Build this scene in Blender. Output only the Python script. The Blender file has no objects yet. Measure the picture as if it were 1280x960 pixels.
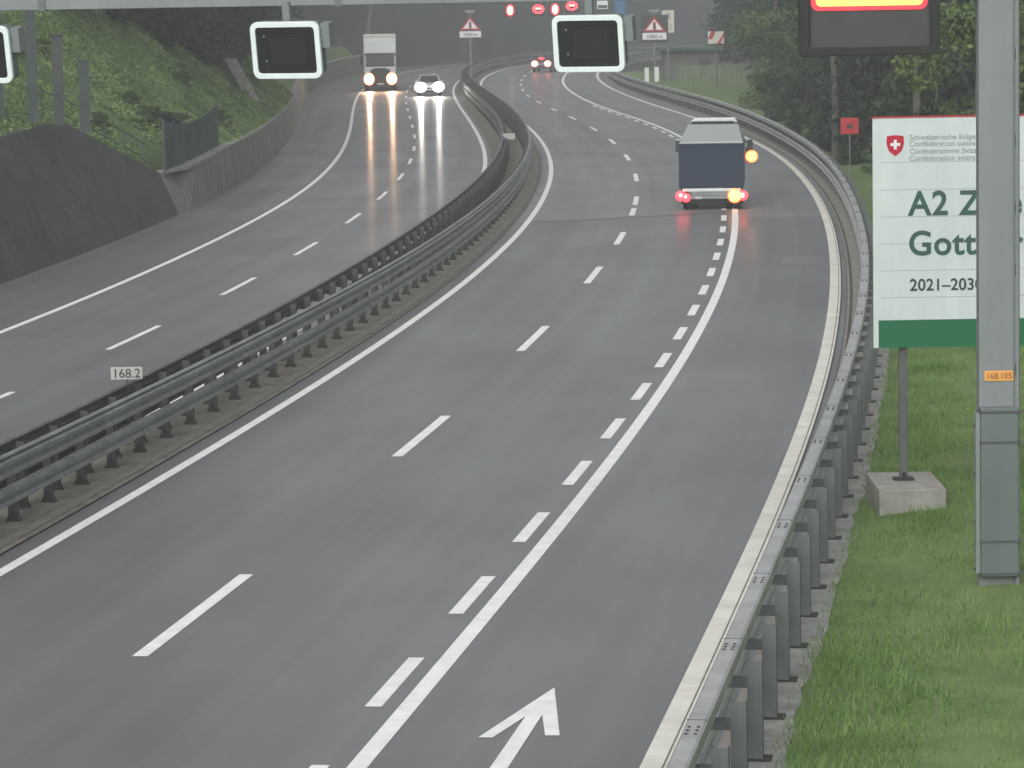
import bpy, bmesh, math, random
import numpy as np
from mathutils import Vector, Matrix

R = math.radians
random.seed(7)
rng = np.random.default_rng(7)
scene = bpy.context.scene
col = scene.collection

# ------------------------------------------------------------------ camera, sky, sun, exposure
cam_d = bpy.data.cameras.new('camera')
cam = bpy.data.objects.new('camera', cam_d)
col.objects.link(cam)
cam_d.sensor_width = 36.0
cam_d.lens = 36.0 * 4389.5 / 1280.0
cam_d.clip_start = 0.5
cam_d.clip_end = 6000
cam.matrix_world = (Matrix.Translation((0, 0, 8.13)) @ Matrix.Rotation(math.pi / 2 - 0.110386, 4, 'X')
                    @ Matrix.Rotation(-0.01682, 4, 'Z'))
scene.camera = cam

world = bpy.data.worlds.new('World')
scene.world = world
world.use_nodes = True
wn, wl = world.node_tree.nodes, world.node_tree.links
bg = wn['Background']
sky = wn.new('ShaderNodeTexSky')
sky.sky_type = 'NISHITA'
sky.sun_disc = False
sky.sun_elevation = R(38)
sky.sun_rotation = R(200)
sky.dust_density = 4.0
sky.air_density = 1.0
hs = wn.new('ShaderNodeHueSaturation')      # the cloud cover takes the blue out of the sky
hs.inputs['Saturation'].default_value = 0.12
wl.new(sky.outputs[0], hs.inputs['Color'])
wl.new(hs.outputs[0], bg.inputs['Color'])
bg.inputs['Strength'].default_value = 0.12

sun_d = bpy.data.lights.new('sun', 'SUN')
sun_d.energy = 0.6
sun_d.angle = R(40)
sun_d.color = (1.0, 0.98, 0.95)
sun = bpy.data.objects.new('sun', sun_d)
col.objects.link(sun)
sun.rotation_euler = (R(52), 0, R(-20))

vs = scene.view_settings
vs.view_transform = 'Standard'
vs.look = 'None'
vs.gamma = 1.0
vs.exposure = 0.6
vs.use_curve_mapping = False
scene.cycles.volume_bounces = 1
scene.cycles.max_bounces = 6
scene.cycles.sample_clamp_indirect = 4.0
scene.cycles.use_denoising = True

# ------------------------------------------------------------------ materials
def new_mat(name):
    m = bpy.data.materials.new(name)
    m.use_nodes = True
    n, l = m.node_tree.nodes, m.node_tree.links
    return m, n, l, n['Principled BSDF']

def surf(name, c, rough=0.6, metal=0.0, vary=0.15, scale=3.0, bump=0.0, bscale=40.0, spec=0.5, c2=None,
         stretch=(1, 1, 1), coat=0.0, streak=0.0):
    """noise-varied procedural surface"""
    m, n, l, b = new_mat(name)
    tc = n.new('ShaderNodeTexCoord')
    mp = n.new('ShaderNodeMapping')
    mp.inputs['Scale'].default_value = stretch
    l.new(tc.outputs['Object'], mp.inputs[0])
    nz = n.new('ShaderNodeTexNoise')
    nz.inputs['Scale'].default_value = scale
    nz.inputs['Detail'].default_value = 6
    nz.inputs['Roughness'].default_value = 0.65
    l.new(mp.outputs[0], nz.inputs['Vector'])
    rp = n.new('ShaderNodeValToRGB')
    e = rp.color_ramp.elements
    e[0].position, e[1].position = 0.32, 0.68
    a = [max(0, v * (1 - vary)) for v in c]
    z = c2 if c2 else [min(1, v * (1 + vary)) for v in c]
    e[0].color = (*a, 1)
    e[1].color = (*z, 1)
    l.new(nz.outputs['Fac'], rp.inputs['Fac'])
    out = rp.outputs[0]
    if streak:
        mp2 = n.new('ShaderNodeMapping')
        mp2.inputs['Scale'].default_value = (2.5, 2.5, 0.18)
        l.new(tc.outputs['Object'], mp2.inputs[0])
        n2 = n.new('ShaderNodeTexNoise')
        n2.inputs['Scale'].default_value = 1.6
        n2.inputs['Detail'].default_value = 4
        l.new(mp2.outputs[0], n2.inputs['Vector'])
        r2 = n.new('ShaderNodeValToRGB')
        r2.color_ramp.elements[0].position = 0.35
        r2.color_ramp.elements[1].position = 0.6
        r2.color_ramp.elements[0].color = (1 - streak,) * 3 + (1,)
        r2.color_ramp.elements[1].color = (1, 1, 1, 1)
        l.new(n2.outputs['Fac'], r2.inputs['Fac'])
        mx = n.new('ShaderNodeMixRGB')
        mx.blend_type = 'MULTIPLY'
        mx.inputs[0].default_value = 1
        l.new(out, mx.inputs[1])
        l.new(r2.outputs[0], mx.inputs[2])
        out = mx.outputs[0]
    l.new(out, b.inputs['Base Color'])
    b.inputs['Roughness'].default_value = rough
    b.inputs['Metallic'].default_value = metal
    b.inputs['Specular IOR Level'].default_value = spec
    b.inputs['Coat Weight'].default_value = coat
    b.inputs['Coat Roughness'].default_value = 0.15
    if bump:
        bn = n.new('ShaderNodeTexNoise')
        bn.inputs['Scale'].default_value = bscale
        bn.inputs['Detail'].default_value = 4
        l.new(tc.outputs['Object'], bn.inputs['Vector'])
        bp = n.new('ShaderNodeBump')
        bp.inputs['Strength'].default_value = bump
        bp.inputs['Distance'].default_value = 0.02
        l.new(bn.outputs['Fac'], bp.inputs['Height'])
        l.new(bp.outputs[0], b.inputs['Normal'])
    return m

def lamp_mat(name, c, strength):
    m, n, l, b = new_mat(name)
    b.inputs['Base Color'].default_value = (*c, 1)
    b.inputs['Emission Color'].default_value = (*c, 1)
    b.inputs['Emission Strength'].default_value = strength
    return m

def asphalt(name, lo, hi, rough_lo, rough_hi, tint=(1, 1, 1)):
    """wet asphalt; UV carries metres along and across the road"""
    m, n, l, b = new_mat(name)
    tc = n.new('ShaderNodeTexCoord')
    def noise(src, sc, scale, detail=4):
        mp = n.new('ShaderNodeMapping')
        mp.inputs['Scale'].default_value = sc
        l.new(tc.outputs[src], mp.inputs[0])
        t = n.new('ShaderNodeTexNoise')
        t.inputs['Scale'].default_value = scale
        t.inputs['Detail'].default_value = detail
        l.new(mp.outputs[0], t.inputs['Vector'])
        return t.outputs['Fac']
    streak = noise('UV', (0.012, 1.1, 1), 1.0, 5)
    patch = noise('UV', (0.12, 0.3, 1), 1.0, 6)
    fine = noise('Object', (1, 1, 1), 55.0, 3)
    add = n.new('ShaderNodeMath')
    add.operation = 'ADD'
    l.new(streak, add.inputs[0])
    l.new(patch, add.inputs[1])
    mr = n.new('ShaderNodeMapRange')
    mr.inputs['From Min'].default_value = 0.72
    mr.inputs['From Max'].default_value = 1.28
    l.new(add.outputs[0], mr.inputs['Value'])
    rp = n.new('ShaderNodeValToRGB')
    rp.color_ramp.elements[0].color = (*[lo * t for t in tint], 1)
    rp.color_ramp.elements[1].color = (*[hi * t for t in tint], 1)
    l.new(mr.outputs[0], rp.inputs['Fac'])
    # aggregate speckle
    r2 = n.new('ShaderNodeValToRGB')
    r2.color_ramp.elements[0].position = 0.4
    r2.color_ramp.elements[1].position = 0.62
    r2.color_ramp.elements[0].color = (0.82, 0.82, 0.82, 1)
    r2.color_ramp.elements[1].color = (1.15, 1.15, 1.15, 1)
    l.new(fine, r2.inputs['Fac'])
    mx = n.new('ShaderNodeMixRGB')
    mx.blend_type = 'MULTIPLY'
    mx.inputs[0].default_value = 1
    l.new(rp.outputs[0], mx.inputs[1])
    l.new(r2.outputs[0], mx.inputs[2])
    l.new(mx.outputs[0], b.inputs['Base Color'])
    m2 = n.new('ShaderNodeMapRange')
    m2.inputs['From Min'].default_value = 0.7
    m2.inputs['From Max'].default_value = 1.3
    m2.inputs['To Min'].default_value = rough_hi
    m2.inputs['To Max'].default_value = rough_lo
    l.new(add.outputs[0], m2.inputs['Value'])
    l.new(m2.outputs[0], b.inputs['Roughness'])
    b.inputs['Specular IOR Level'].default_value = 1.0
    b.inputs['Coat Weight'].default_value = 0.2      # film of rain water
    b.inputs['Coat Roughness'].default_value = 0.17
    bp = n.new('ShaderNodeBump')
    bp.inputs['Strength'].default_value = 0.12
    bp.inputs['Distance'].default_value = 0.01
    l.new(fine, bp.inputs['Height'])
    l.new(bp.outputs[0], b.inputs['Normal'])
    return m

def leafmat(name, dark, light, rnd=0.35):
    m, n, l, b = new_mat(name)
    tc = n.new('ShaderNodeTexCoord')
    nz = n.new('ShaderNodeTexNoise')
    nz.inputs['Scale'].default_value = 0.55
    nz.inputs['Detail'].default_value = 5
    l.new(tc.outputs['Object'], nz.inputs['Vector'])
    rp = n.new('ShaderNodeValToRGB')
    rp.color_ramp.elements[0].position = 0.35
    rp.color_ramp.elements[1].position = 0.65
    rp.color_ramp.elements[0].color = (*dark, 1)
    rp.color_ramp.elements[1].color = (*light, 1)
    l.new(nz.outputs['Fac'], rp.inputs['Fac'])
    oi = n.new('ShaderNodeObjectInfo')
    mr = n.new('ShaderNodeMapRange')
    mr.inputs['To Min'].default_value = 1 - rnd
    mr.inputs['To Max'].default_value = 1 + rnd
    l.new(oi.outputs['Random'], mr.inputs['Value'])
    h = n.new('ShaderNodeHueSaturation')
    l.new(mr.outputs[0], h.inputs['Value'])
    l.new(rp.outputs[0], h.inputs['Color'])
    l.new(h.outputs[0], b.inputs['Base Color'])
    b.inputs['Roughness'].default_value = 0.6
    b.inputs['Specular IOR Level'].default_value = 0.25
    return m

M = {}
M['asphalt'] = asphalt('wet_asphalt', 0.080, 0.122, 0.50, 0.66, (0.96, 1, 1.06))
M['asphalt_far'] = asphalt('pale_asphalt_painted_sheen', 0.112, 0.165, 0.50, 0.66, (0.97, 1, 1.05))  # paler surfacing past the joint, plus distant grazing sheen painted into the colour
M['asphalt_left'] = asphalt('wet_asphalt_older', 0.10, 0.142, 0.48, 0.64, (0.97, 1, 1.05))
M['asphalt_verge'] = asphalt('worn_shoulder_asphalt', 0.075, 0.11, 0.42, 0.6, (1.05, 1, 0.97))
M['patch'] = asphalt('patched_asphalt', 0.10, 0.14, 0.45, 0.6)
M['paint'] = surf('road_paint', (0.78, 0.78, 0.77), 0.55, vary=0.12, scale=2.5, bump=0.15, bscale=60)
M['paint_worn'] = surf('dirty_road_paint', (0.66, 0.65, 0.59), 0.55, vary=0.16, scale=1.2, bump=0.15, bscale=60)
M['dirt'] = surf('median_gravel', (0.15, 0.14, 0.115), 0.9, vary=0.3, scale=1.4, bump=0.8, bscale=25, c2=(0.23, 0.21, 0.18))
M['kerb'] = surf('gutter_concrete', (0.2, 0.19, 0.17), 0.7, vary=0.25, scale=2.0, bump=0.4, bscale=30)
M['strip'] = surf('mowing_strip_concrete', (0.25, 0.25, 0.235), 0.8, vary=0.35, scale=2.2, bump=0.5, bscale=30)
M['darkgap'] = surf('dark_drain', (0.05, 0.045, 0.04), 0.8, vary=0.3, scale=4)
M['steel'] = surf('galvanised_steel', (0.25, 0.265, 0.26), 0.5, metal=0.35, vary=0.14, scale=1.3, streak=0.15)
M['steel_top'] = surf('galvanised_rail', (0.38, 0.39, 0.39), 0.42, metal=0.3, vary=0.2, scale=0.9, streak=0.15)
M['steel_front'] = surf('median_rail_steel', (0.235, 0.25, 0.245), 0.5, metal=0.3, vary=0.22, scale=1.1, streak=0.25)  # darker than the roadside rail
M['steel_back'] = surf('dark_rail_steel', (0.12, 0.13, 0.128), 0.6, metal=0.2, vary=0.3, scale=1.1, streak=0.3)  # darker still, for the rear rail
M['post'] = surf('weathered_post_steel', (0.115, 0.13, 0.125), 0.6, metal=0.3, vary=0.2, scale=2.0, streak=0.2)
M['post_median'] = surf('dark_post_steel', (0.06, 0.064, 0.062), 0.7, metal=0.2, vary=0.25, scale=2.0)
M['darkpost'] = surf('dull_green_steel', (0.045, 0.058, 0.054), 0.7, vary=0.2, scale=1.5)
M['plate'] = surf('base_plate_steel', (0.03, 0.03, 0.029), 0.7, metal=0.2, vary=0.25)
M['bolt'] = surf('bolt_steel', (0.06, 0.06, 0.06), 0.6, metal=0.2)
M['gantry'] = surf('gantry_paint', (0.20, 0.225, 0.225), 0.5, vary=0.07, scale=0.8, streak=0.1)
M['cabinet'] = surf('cabinet_paint', (0.115, 0.14, 0.135), 0.5, vary=0.08, scale=1.0, streak=0.1)
M['strap'] = surf('dark_strap', (0.06, 0.07, 0.07), 0.6)
M['black'] = surf('black_plastic', (0.008, 0.010, 0.010), 0.45, vary=0.2)
M['screen'] = surf('unlit_led_panel', (0.008, 0.010, 0.011), 0.5, vary=0.25, scale=12)
M['mint'] = surf('pale_frame_paint', (0.74, 0.83, 0.80), 0.45, vary=0.05)
M['grille'] = surf('grey_louvre', (0.045, 0.047, 0.049), 0.6, vary=0.1)
M['board'] = surf('white_board', (0.60, 0.67, 0.655), 0.45, vary=0.05, scale=0.8, streak=0.06)
M['boardgreen'] = surf('green_board', (0.006, 0.135, 0.055), 0.45, vary=0.06)
M['textgreen'] = surf('dark_green_letters', (0.035, 0.10, 0.08), 0.5, vary=0.05)
M['textdark'] = surf('charcoal_letters', (0.04, 0.045, 0.045), 0.5, vary=0.05)
M['textgrey'] = surf('grey_letters', (0.30, 0.32, 0.32), 0.5, vary=0.05)
M['red'] = surf('red_paint', (0.42, 0.02, 0.03), 0.5, vary=0.1)
M['shield'] = surf('crest_red', (0.46, 0.01, 0.035), 0.45, vary=0.05)
M['white'] = surf('white_paint', (0.75, 0.77, 0.76), 0.45, vary=0.06)
M['cream'] = surf('cream_paint', (0.6, 0.58, 0.5), 0.5, vary=0.08)
M['plategrey'] = surf('pale_plate', (0.42, 0.42, 0.39), 0.5, vary=0.06)
M['blue'] = surf('blue_sign', (0.03, 0.13, 0.28), 0.5, vary=0.06)
M['orange'] = surf('orange_plate', (0.72, 0.34, 0.08), 0.5, vary=0.05)
M['orange_text'] = surf('brown_letters', (0.28, 0.12, 0.03), 0.5)
M['concrete'] = surf('barrier_concrete', (0.23, 0.22, 0.195), 0.8, vary=0.22, scale=0.6, bump=0.4, bscale=12, streak=0.35)
M['concrete_cap'] = surf('concrete_cap', (0.27, 0.265, 0.235), 0.8, vary=0.2, scale=1.2)
M['concrete_far'] = surf('pale_wall_concrete', (0.075, 0.082, 0.084), 0.85, vary=0.16, scale=0.15, streak=0.15)
M['shotcrete'] = surf('dark_sprayed_concrete', (0.060, 0.064, 0.060), 0.85, vary=0.4, scale=0.5, bump=0.8, bscale=6, streak=0.35)
M['block'] = surf('footing_concrete', (0.27, 0.26, 0.235), 0.85, vary=0.22, scale=3, bump=0.6, bscale=25)
M['meshgreen'] = surf('green_screen_cloth', (0.03, 0.065, 0.055), 0.8, vary=0.4, scale=0.6, c2=(0.05, 0.095, 0.08))
M['roofteal'] = surf('teal_roof_edge', (0.035, 0.085, 0.075), 0.6, vary=0.1)
M['render_wall'] = surf('grey_render', (0.14, 0.14, 0.13), 0.85, vary=0.15, scale=0.8, streak=0.2)
M['plank'] = surf('greenish_planks', (0.15, 0.19, 0.11), 0.85, vary=0.3, scale=1.0, stretch=(7, 7, 0.4))
M['truckwhite'] = surf('truck_white_paint', (0.6, 0.63, 0.62), 0.3, vary=0.06, coat=0.4)
M['tarp'] = surf('blue_tarpaulin', (0.006, 0.017, 0.045), 0.65, vary=0.1, scale=1.0, bump=0.3, bscale=3)
M['tarpseam'] = surf('tarpaulin_strap', (0.012, 0.026, 0.06), 0.6, vary=0.1)
M['tarproof'] = surf('grey_tarpaulin', (0.33, 0.36, 0.36), 0.5, vary=0.08, scale=1.0)
M['glass'] = surf('dark_glass', (0.02, 0.025, 0.028), 0.08, vary=0.1)
M['glass_pale'] = surf('windscreen_glass', (0.09, 0.10, 0.11), 0.12, vary=0.1)
M['tyre'] = surf('tyre_rubber', (0.018, 0.018, 0.018), 0.8, vary=0.2)
M['rim'] = surf('wheel_rim', (0.25, 0.25, 0.25), 0.5, metal=0.4)
M['carwhite'] = surf('car_silver_paint', (0.5, 0.52, 0.52), 0.3, vary=0.05, coat=0.5)
M['cardark'] = surf('car_dark_paint', (0.06, 0.065, 0.085), 0.3, vary=0.05, coat=0.5)
M['trim'] = surf('dark_trim', (0.035, 0.035, 0.036), 0.6, vary=0.1)
M['grassblade'] = leafmat('grass_blades', (0.08, 0.16, 0.035), (0.16, 0.26, 0.075), 0.0)
M['turf'] = surf('turf', (0.085, 0.15, 0.038), 0.95, vary=0.2, scale=0.7, c2=(0.145, 0.21, 0.07), bump=0.8, bscale=20)
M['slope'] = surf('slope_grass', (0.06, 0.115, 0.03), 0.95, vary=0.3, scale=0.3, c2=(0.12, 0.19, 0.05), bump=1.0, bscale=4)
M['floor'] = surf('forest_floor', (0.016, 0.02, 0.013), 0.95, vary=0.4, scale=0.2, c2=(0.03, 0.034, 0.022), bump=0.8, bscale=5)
M['leaf'] = leafmat('broadleaf_foliage', (0.013, 0.028, 0.014), (0.034, 0.06, 0.024))
M['leaf_light'] = leafmat('light_foliage', (0.05, 0.085, 0.028), (0.12, 0.17, 0.055), 0.1)
M['leaf_bank'] = leafmat('bank_weeds', (0.085, 0.15, 0.045), (0.21, 0.30, 0.11), 0.0)
M['needle'] = leafmat('spruce_needles', (0.011, 0.021, 0.015), (0.022, 0.036, 0.022), 0.25)
M['bark'] = surf('bark', (0.085, 0.075, 0.065), 0.9, vary=0.35, scale=1.5, stretch=(4, 4, 0.6), bump=0.8, bscale=8)
M['lamp_white'] = lamp_mat('headlight_glow', (1.0, 0.9, 0.72), 7)
M['lamp_warm'] = lamp_mat('warm_headlight_glow', (1.0, 0.42, 0.17), 9)
M['lamp_red'] = lamp_mat('tail_light_glow', (1.0, 0.035, 0.05), 3.2)
M['lamp_redhot'] = lamp_mat('tail_light_core', (1.0, 0.22, 0.18), 4.0)
M['lamp_amber'] = lamp_mat('indicator_glow', (1.0, 0.42, 0.11), 2.6)
M['lamp_amber_halo'] = lamp_mat('indicator_halo_glow', (1.0, 0.13, 0.02), 1.1)  # emissive orange that imitates the halo around the indicators
M['lamp_warm_halo'] = lamp_mat('headlight_halo_glow', (1.0, 0.22, 0.09), 0.9)  # emissive orange that imitates the halo around the lorry headlights
M['led_core'] = lamp_mat('led_band_core', (1.0, 0.33, 0.07), 2.0)
M['led_edge'] = lamp_mat('led_band_edge', (1.0, 0.03, 0.05), 1.0)
M['signal_amber'] = lamp_mat('signal_lamp_glow', (1.0, 0.62, 0.35), 6)

# ------------------------------------------------------------------ helpers
def link(o, parent=None):
    col.objects.link(o)
    if parent:
        o.parent = parent
    return o

def tag(o, label=None, cat=None, group=None, kind=None):
    if label: o['label'] = label
    if cat: o['category'] = cat
    if group: o['group'] = group
    if kind: o['kind'] = kind
    return o

def empty(name, loc=(0, 0, 0), rz=0.0):
    o = bpy.data.objects.new(name, None)
    o.empty_display_size = 0.3
    link(o)
    o.location = loc
    o.rotation_euler = (0, 0, rz)
    return o

class MB:
    """collects shapes, builds ONE mesh object"""
    def __init__(self):
        self.v, self.f, self.m, self.uv = [], [], [], None
    def add(self, vs_, fs, mi=0):
        o = len(self.v)
        self.v += [tuple(p) for p in vs_]
        self.f += [tuple(i + o for i in f) for f in fs]
        self.m += [mi] * len(fs)
        return self
    def box(self, x0, x1, y0, y1, z0, z1, mi=0, mat=None):
        p = [(x0, y0, z0), (x1, y0, z0), (x1, y1, z0), (x0, y1, z0), (x0, y0, z1), (x1, y0, z1), (x1, y1, z1), (x0, y1, z1)]
        if mat is not None:
            p = [tuple(mat @ Vector(q)) for q in p]
        return self.add(p, [(0, 3, 2, 1), (4, 5, 6, 7), (0, 1, 5, 4), (1, 2, 6, 5), (2, 3, 7, 6), (3, 0, 4, 7)], mi)
    def prism(self, poly, fn, a, b, mi=0):
        """poly (u,v) ccw; fn(u,v,w)->xyz; swept a..b"""
        n = len(poly)
        p = [fn(u, v, a) for u, v in poly] + [fn(u, v, b) for u, v in poly]
        fs = [tuple(range(n))[::-1], tuple(range(n, 2 * n))]
        fs += [(i, (i + 1) % n, n + (i + 1) % n, n + i) for i in range(n)]
        return self.add(p, fs, mi)
    def cyl(self, p0, p1, r0, r1=None, n=12, mi=0):
        r1 = r0 if r1 is None else r1
        p0, p1 = Vector(p0), Vector(p1)
        d = (p1 - p0).normalized()
        a = d.orthogonal().normalized()
        b = d.cross(a)
        ring = lambda c, r: [tuple(c + (a * math.cos(2 * math.pi * i / n) + b * math.sin(2 * math.pi * i / n)) * r) for i in range(n)]
        fs = [tuple(range(n))[::-1], tuple(range(n, 2 * n))]
        fs += [(i, (i + 1) % n, n + (i + 1) % n, n + i) for i in range(n)]
        return self.add(ring(p0, r0) + ring(p1, r1), fs, mi)
    def ball(self, c, rx, ry, rz, nu=14, nv=8, mi=0):
        vs_, fs = [], []
        for j in range(nv + 1):
            t = math.pi * j / nv
            for i in range(nu):
                p = 2 * math.pi * i / nu
                vs_.append((c[0] + rx * math.sin(t) * math.cos(p), c[1] + ry * math.sin(t) * math.sin(p), c[2] + rz * math.cos(t)))
        for j in range(nv):
            for i in range(nu):
                fs.append((j * nu + i, (j + 1) * nu + i, (j + 1) * nu + (i + 1) % nu, j * nu + (i + 1) % nu))
        return self.add(vs_, fs, mi)
    def build(self, name, mats, parent=None, bevel=0.0, smooth=False):
        me = bpy.data.meshes.new(name)
        me.from_pydata(self.v, [], self.f)
        mats = mats if isinstance(mats, (list, tuple)) else [mats]
        for k in mats:
            me.materials.append(M[k])
        if len(mats) > 1:
            me.polygons.foreach_set('material_index', self.m)
        if smooth:
            me.polygons.foreach_set('use_smooth', [True] * len(self.f))
        if self.uv:
            ul = me.uv_layers.new(name='UVMap')
            for lp in me.loops:
                ul.data[lp.index].uv = self.uv[lp.vertex_index]
        me.update()
        o = bpy.data.objects.new(name, me)
        link(o, parent)
        if bevel:
            md = o.modifiers.new('bevel', 'BEVEL')
            md.width = bevel
            md.segments = 2
            md.limit_method = 'ANGLE'
        return o

_fonts = {}
def text(name, body, size, mat, parent, loc, rot=(R(90), 0, 0), bold=0.0, align='LEFT', thick=0.003, xs=1.0, sp=1.0):
    cu = bpy.data.curves.new(name, 'FONT')
    cu.body = body
    cu.size = size
    cu.extrude = thick
    cu.offset = bold
    cu.align_x = align
    cu.space_character = sp
    t = bpy.data.objects.new('t', cu)
    col.objects.link(t)
    dg = bpy.context.evaluated_depsgraph_get()
    me = bpy.data.meshes.new_from_object(t.evaluated_get(dg))
    bpy.data.objects.remove(t)
    me.materials.clear()
    me.materials.append(M[mat])
    o = bpy.data.objects.new(name, me)
    link(o, parent)
    o.location = loc
    o.rotation_euler = rot
    o.scale = (xs, 1, 1)
    return o

# ------------------------------------------------------------------ road alignment: s along, d to the right
REF = [(-12.34, 16.0), (-11.46, 22.0), (-10.58, 28.0), (-9.7, 34.0), (-8.82, 40.0), (-7.95, 46.0), (-7.08, 52.0), (-6.23, 58.0), (-5.41, 64.0), (-4.62, 70.0), (-3.86, 76.0), (-3.15, 82.0), (-2.48, 88.0), (-1.85, 94.0), (-1.27, 100.0), (-0.75, 106.0), (-0.27, 112.0), (0.17, 118.0), (0.55, 124.0), (0.89, 130.0), (1.19, 136.0), (1.44, 142.0), (1.65, 148.0), (1.82, 154.0), (1.95, 160.0), (2.03, 166.0), (2.07, 172.0), (2.07, 178.0), (2.04, 184.0), (1.97, 190.0), (1.86, 196.0), (1.73, 202.0), (1.57, 208.0), (1.38, 214.0), (1.17, 220.0), (0.95, 226.0), (0.71, 232.0), (0.46, 238.0), (0.19, 244.0), (-0.07, 250.0), (-0.34, 256.0), (-0.6, 262.0), (-0.86, 268.0), (-1.11, 274.0), (-1.35, 280.0), (-1.57, 286.0), (-1.77, 292.0), (-1.95, 298.0), (-2.11, 304.0), (-2.23, 310.0), (-2.32, 316.0), (-2.38, 322.0), (-2.41, 328.0), (-2.4, 334.0), (-2.34, 340.0), (-2.25, 346.0), (-2.11, 352.0), (-1.93, 358.0), (-1.7, 364.0), (-1.42, 370.0), (-1.09, 376.0), (-0.69, 382.0), (-0.22, 388.0), (0.36, 394.0), (1.06, 400.0), (1.91, 406.0), (2.93, 412.0), (4.11, 418.0), (5.46, 424.0), (8.8, 436.0), (14.5, 450.0), (22.0, 462.0), (31.0, 472.0), (42.0, 480.0), (56.0, 486.0), (75.0, 490.0)]
rp_ = np.array(REF)
rs_ = np.concatenate([[0], np.cumsum(np.linalg.norm(np.diff(rp_, axis=0), axis=1))])
S0, S1 = -60.0, 520.0
sg = np.arange(S0, S1 + 1, 1.0)
d0 = (rp_[1] - rp_[0]) / np.linalg.norm(rp_[1] - rp_[0])
d1 = (rp_[-1] - rp_[-2]) / np.linalg.norm(rp_[-1] - rp_[-2])
def _raw(s):
    if s < 0: return rp_[0] + d0 * s
    if s > rs_[-1]: return rp_[-1] + d1 * (s - rs_[-1])
    return np.array([np.interp(s, rs_, rp_[:, 0]), np.interp(s, rs_, rp_[:, 1])])
pg = np.array([_raw(s) for s in sg])
ker = np.exp(-0.5 * (np.arange(-12, 13) / 4.0) ** 2); ker /= ker.sum()
padv = np.vstack([pg[0] - (pg[1] - pg[0]) * np.arange(12, 0, -1)[:, None], pg, pg[-1] + (pg[-1] - pg[-2]) * np.arange(1, 13)[:, None]])
pg = np.stack([np.convolve(padv[:, k], ker, 'valid') for k in (0, 1)], 1)
tg = np.gradient(pg, axis=0)
tg /= np.linalg.norm(tg, axis=1)[:, None]

def P(s, d, z=0.0):
    x, y = np.interp(s, sg, pg[:, 0]), np.interp(s, sg, pg[:, 1])
    tx, ty = np.interp(s, sg, tg[:, 0]), np.interp(s, sg, tg[:, 1])
    return (float(x + d * ty), float(y - d * tx), z)
def heading(s):
    """z rotation whose local +y runs along the road"""
    return math.atan2(-np.interp(s, sg, tg[:, 0]), np.interp(s, sg, tg[:, 1]))
def T(knots):
    ks = [k[0] for k in knots]; kv = [k[1] for k in knots]
    fine = np.arange(S0, S1 + 1, 2.0)
    v = np.interp(fine, ks, kv)
    k2 = np.exp(-0.5 * (np.arange(-15, 16) / 6.0) ** 2); k2 /= k2.sum()
    v = np.convolve(np.pad(v, 15, 'edge'), k2, 'valid')
    return lambda s: float(np.interp(s, fine, v))

dC = T([(-60, 3.66), (31, 3.62), (50, 3.6), (68, 3.53), (87, 3.51), (102, 3.59), (119, 3.72), (141, 3.81), (178, 3.88), (197, 3.8), (216, 3.57), (234, 3.3), (251, 3.1), (270, 3.18), (291, 3.43), (309, 3.67), (329, 3.85), (520, 3.85)])
dS = T([(-60, 7.52), (29, 7.53), (40, 7.5), (58, 7.44), (78, 7.33), (97, 7.33), (115, 7.46), (150, 7.85), (182, 8.0), (207, 7.8), (218, 7.4), (232, 7.02), (250, 6.85), (275, 7.1), (302, 7.46), (323, 7.76), (340, 7.95), (520, 7.95)])
dR = T([(-60, 10.6), (36, 10.68), (56, 10.62), (80, 10.49), (91, 10.5), (114, 10.72), (129, 10.9), (146, 11.14), (167, 11.42), (207, 11.34), (233, 11.05), (243, 10.85), (278, 11.0), (330, 11.15), (520, 11.15)])
dRT = T([(-60, 11.42), (46, 11.42), (91, 11.3), (107, 11.33), (128, 11.66), (162, 12.0), (182, 12.3), (204, 12.6), (226, 12.5), (260, 12.1), (300, 12.0), (520, 12.0)])
dLL = T([(-60, -9.9), (70, -9.98), (87, -10.14), (131, -10.35), (160, -10.75), (190, -11.02), (225, -11.0), (266, -10.67), (300, -10.45), (345, -10.1), (520, -10.1)])
dLC = T([(-60, -6.2), (69, -6.26), (99, -6.56), (129, -6.7), (174, -7.05), (207, -7.13), (222, -7.09), (256, -6.77), (289, -6.5), (330, -6.3), (520, -6.3)])
dLR = T([(-60, -2.3), (47, -2.35), (70, -2.6), (81, -2.67), (154, -3.15), (176, -3.37), (206, -3.37), (238, -3.09), (268, -2.75), (292, -2.5), (323, -2.2), (520, -2.2)])
dMF = lambda s: -1.0
dMR = T([(-60, -1.45), (39, -1.5), (60, -1.75), (71, -1.98), (92, -2.25), (150, -2.35), (222, -2.2), (260, -1.95), (300, -1.8), (520, -1.8)])
dW = T([(-60, -13.6), (116, -13.7), (140, -13.7), (166, -14.2), (192, -14.4), (305, -15.0), (392, -15.0), (520, -15.0)])

def ribbon(name, fa, fb, s0, s1, z, mat, step=2.0, parent=None, cuts=1, zf=None, ds=None):
    """sheet between two offset functions, UV in metres"""
    n = max(1, int(round((s1 - s0) / step)))
    mb = MB(); mb.uv = []
    for i in range(n + 1):
        s = s0 + (s1 - s0) * i / n
        a, b = fa(s), fb(s)
        for j in range(cuts + 1):
            d = a + (b - a) * j / cuts
            zz = zf(s, d) if zf else z
            mb.v.append(P(s, d, zz)); mb.uv.append((s, d))
    w = cuts + 1
    for i in range(n):
        for j in range(cuts):
            a = i * w + j
            mb.f.append((a, a + 1, a + w + 1, a + w)); mb.m.append(0)
    return mb.build(name, mat, parent, smooth=True)

def K(v): return lambda s: v
def O(f, v): return lambda s: f(s) + v

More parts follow.
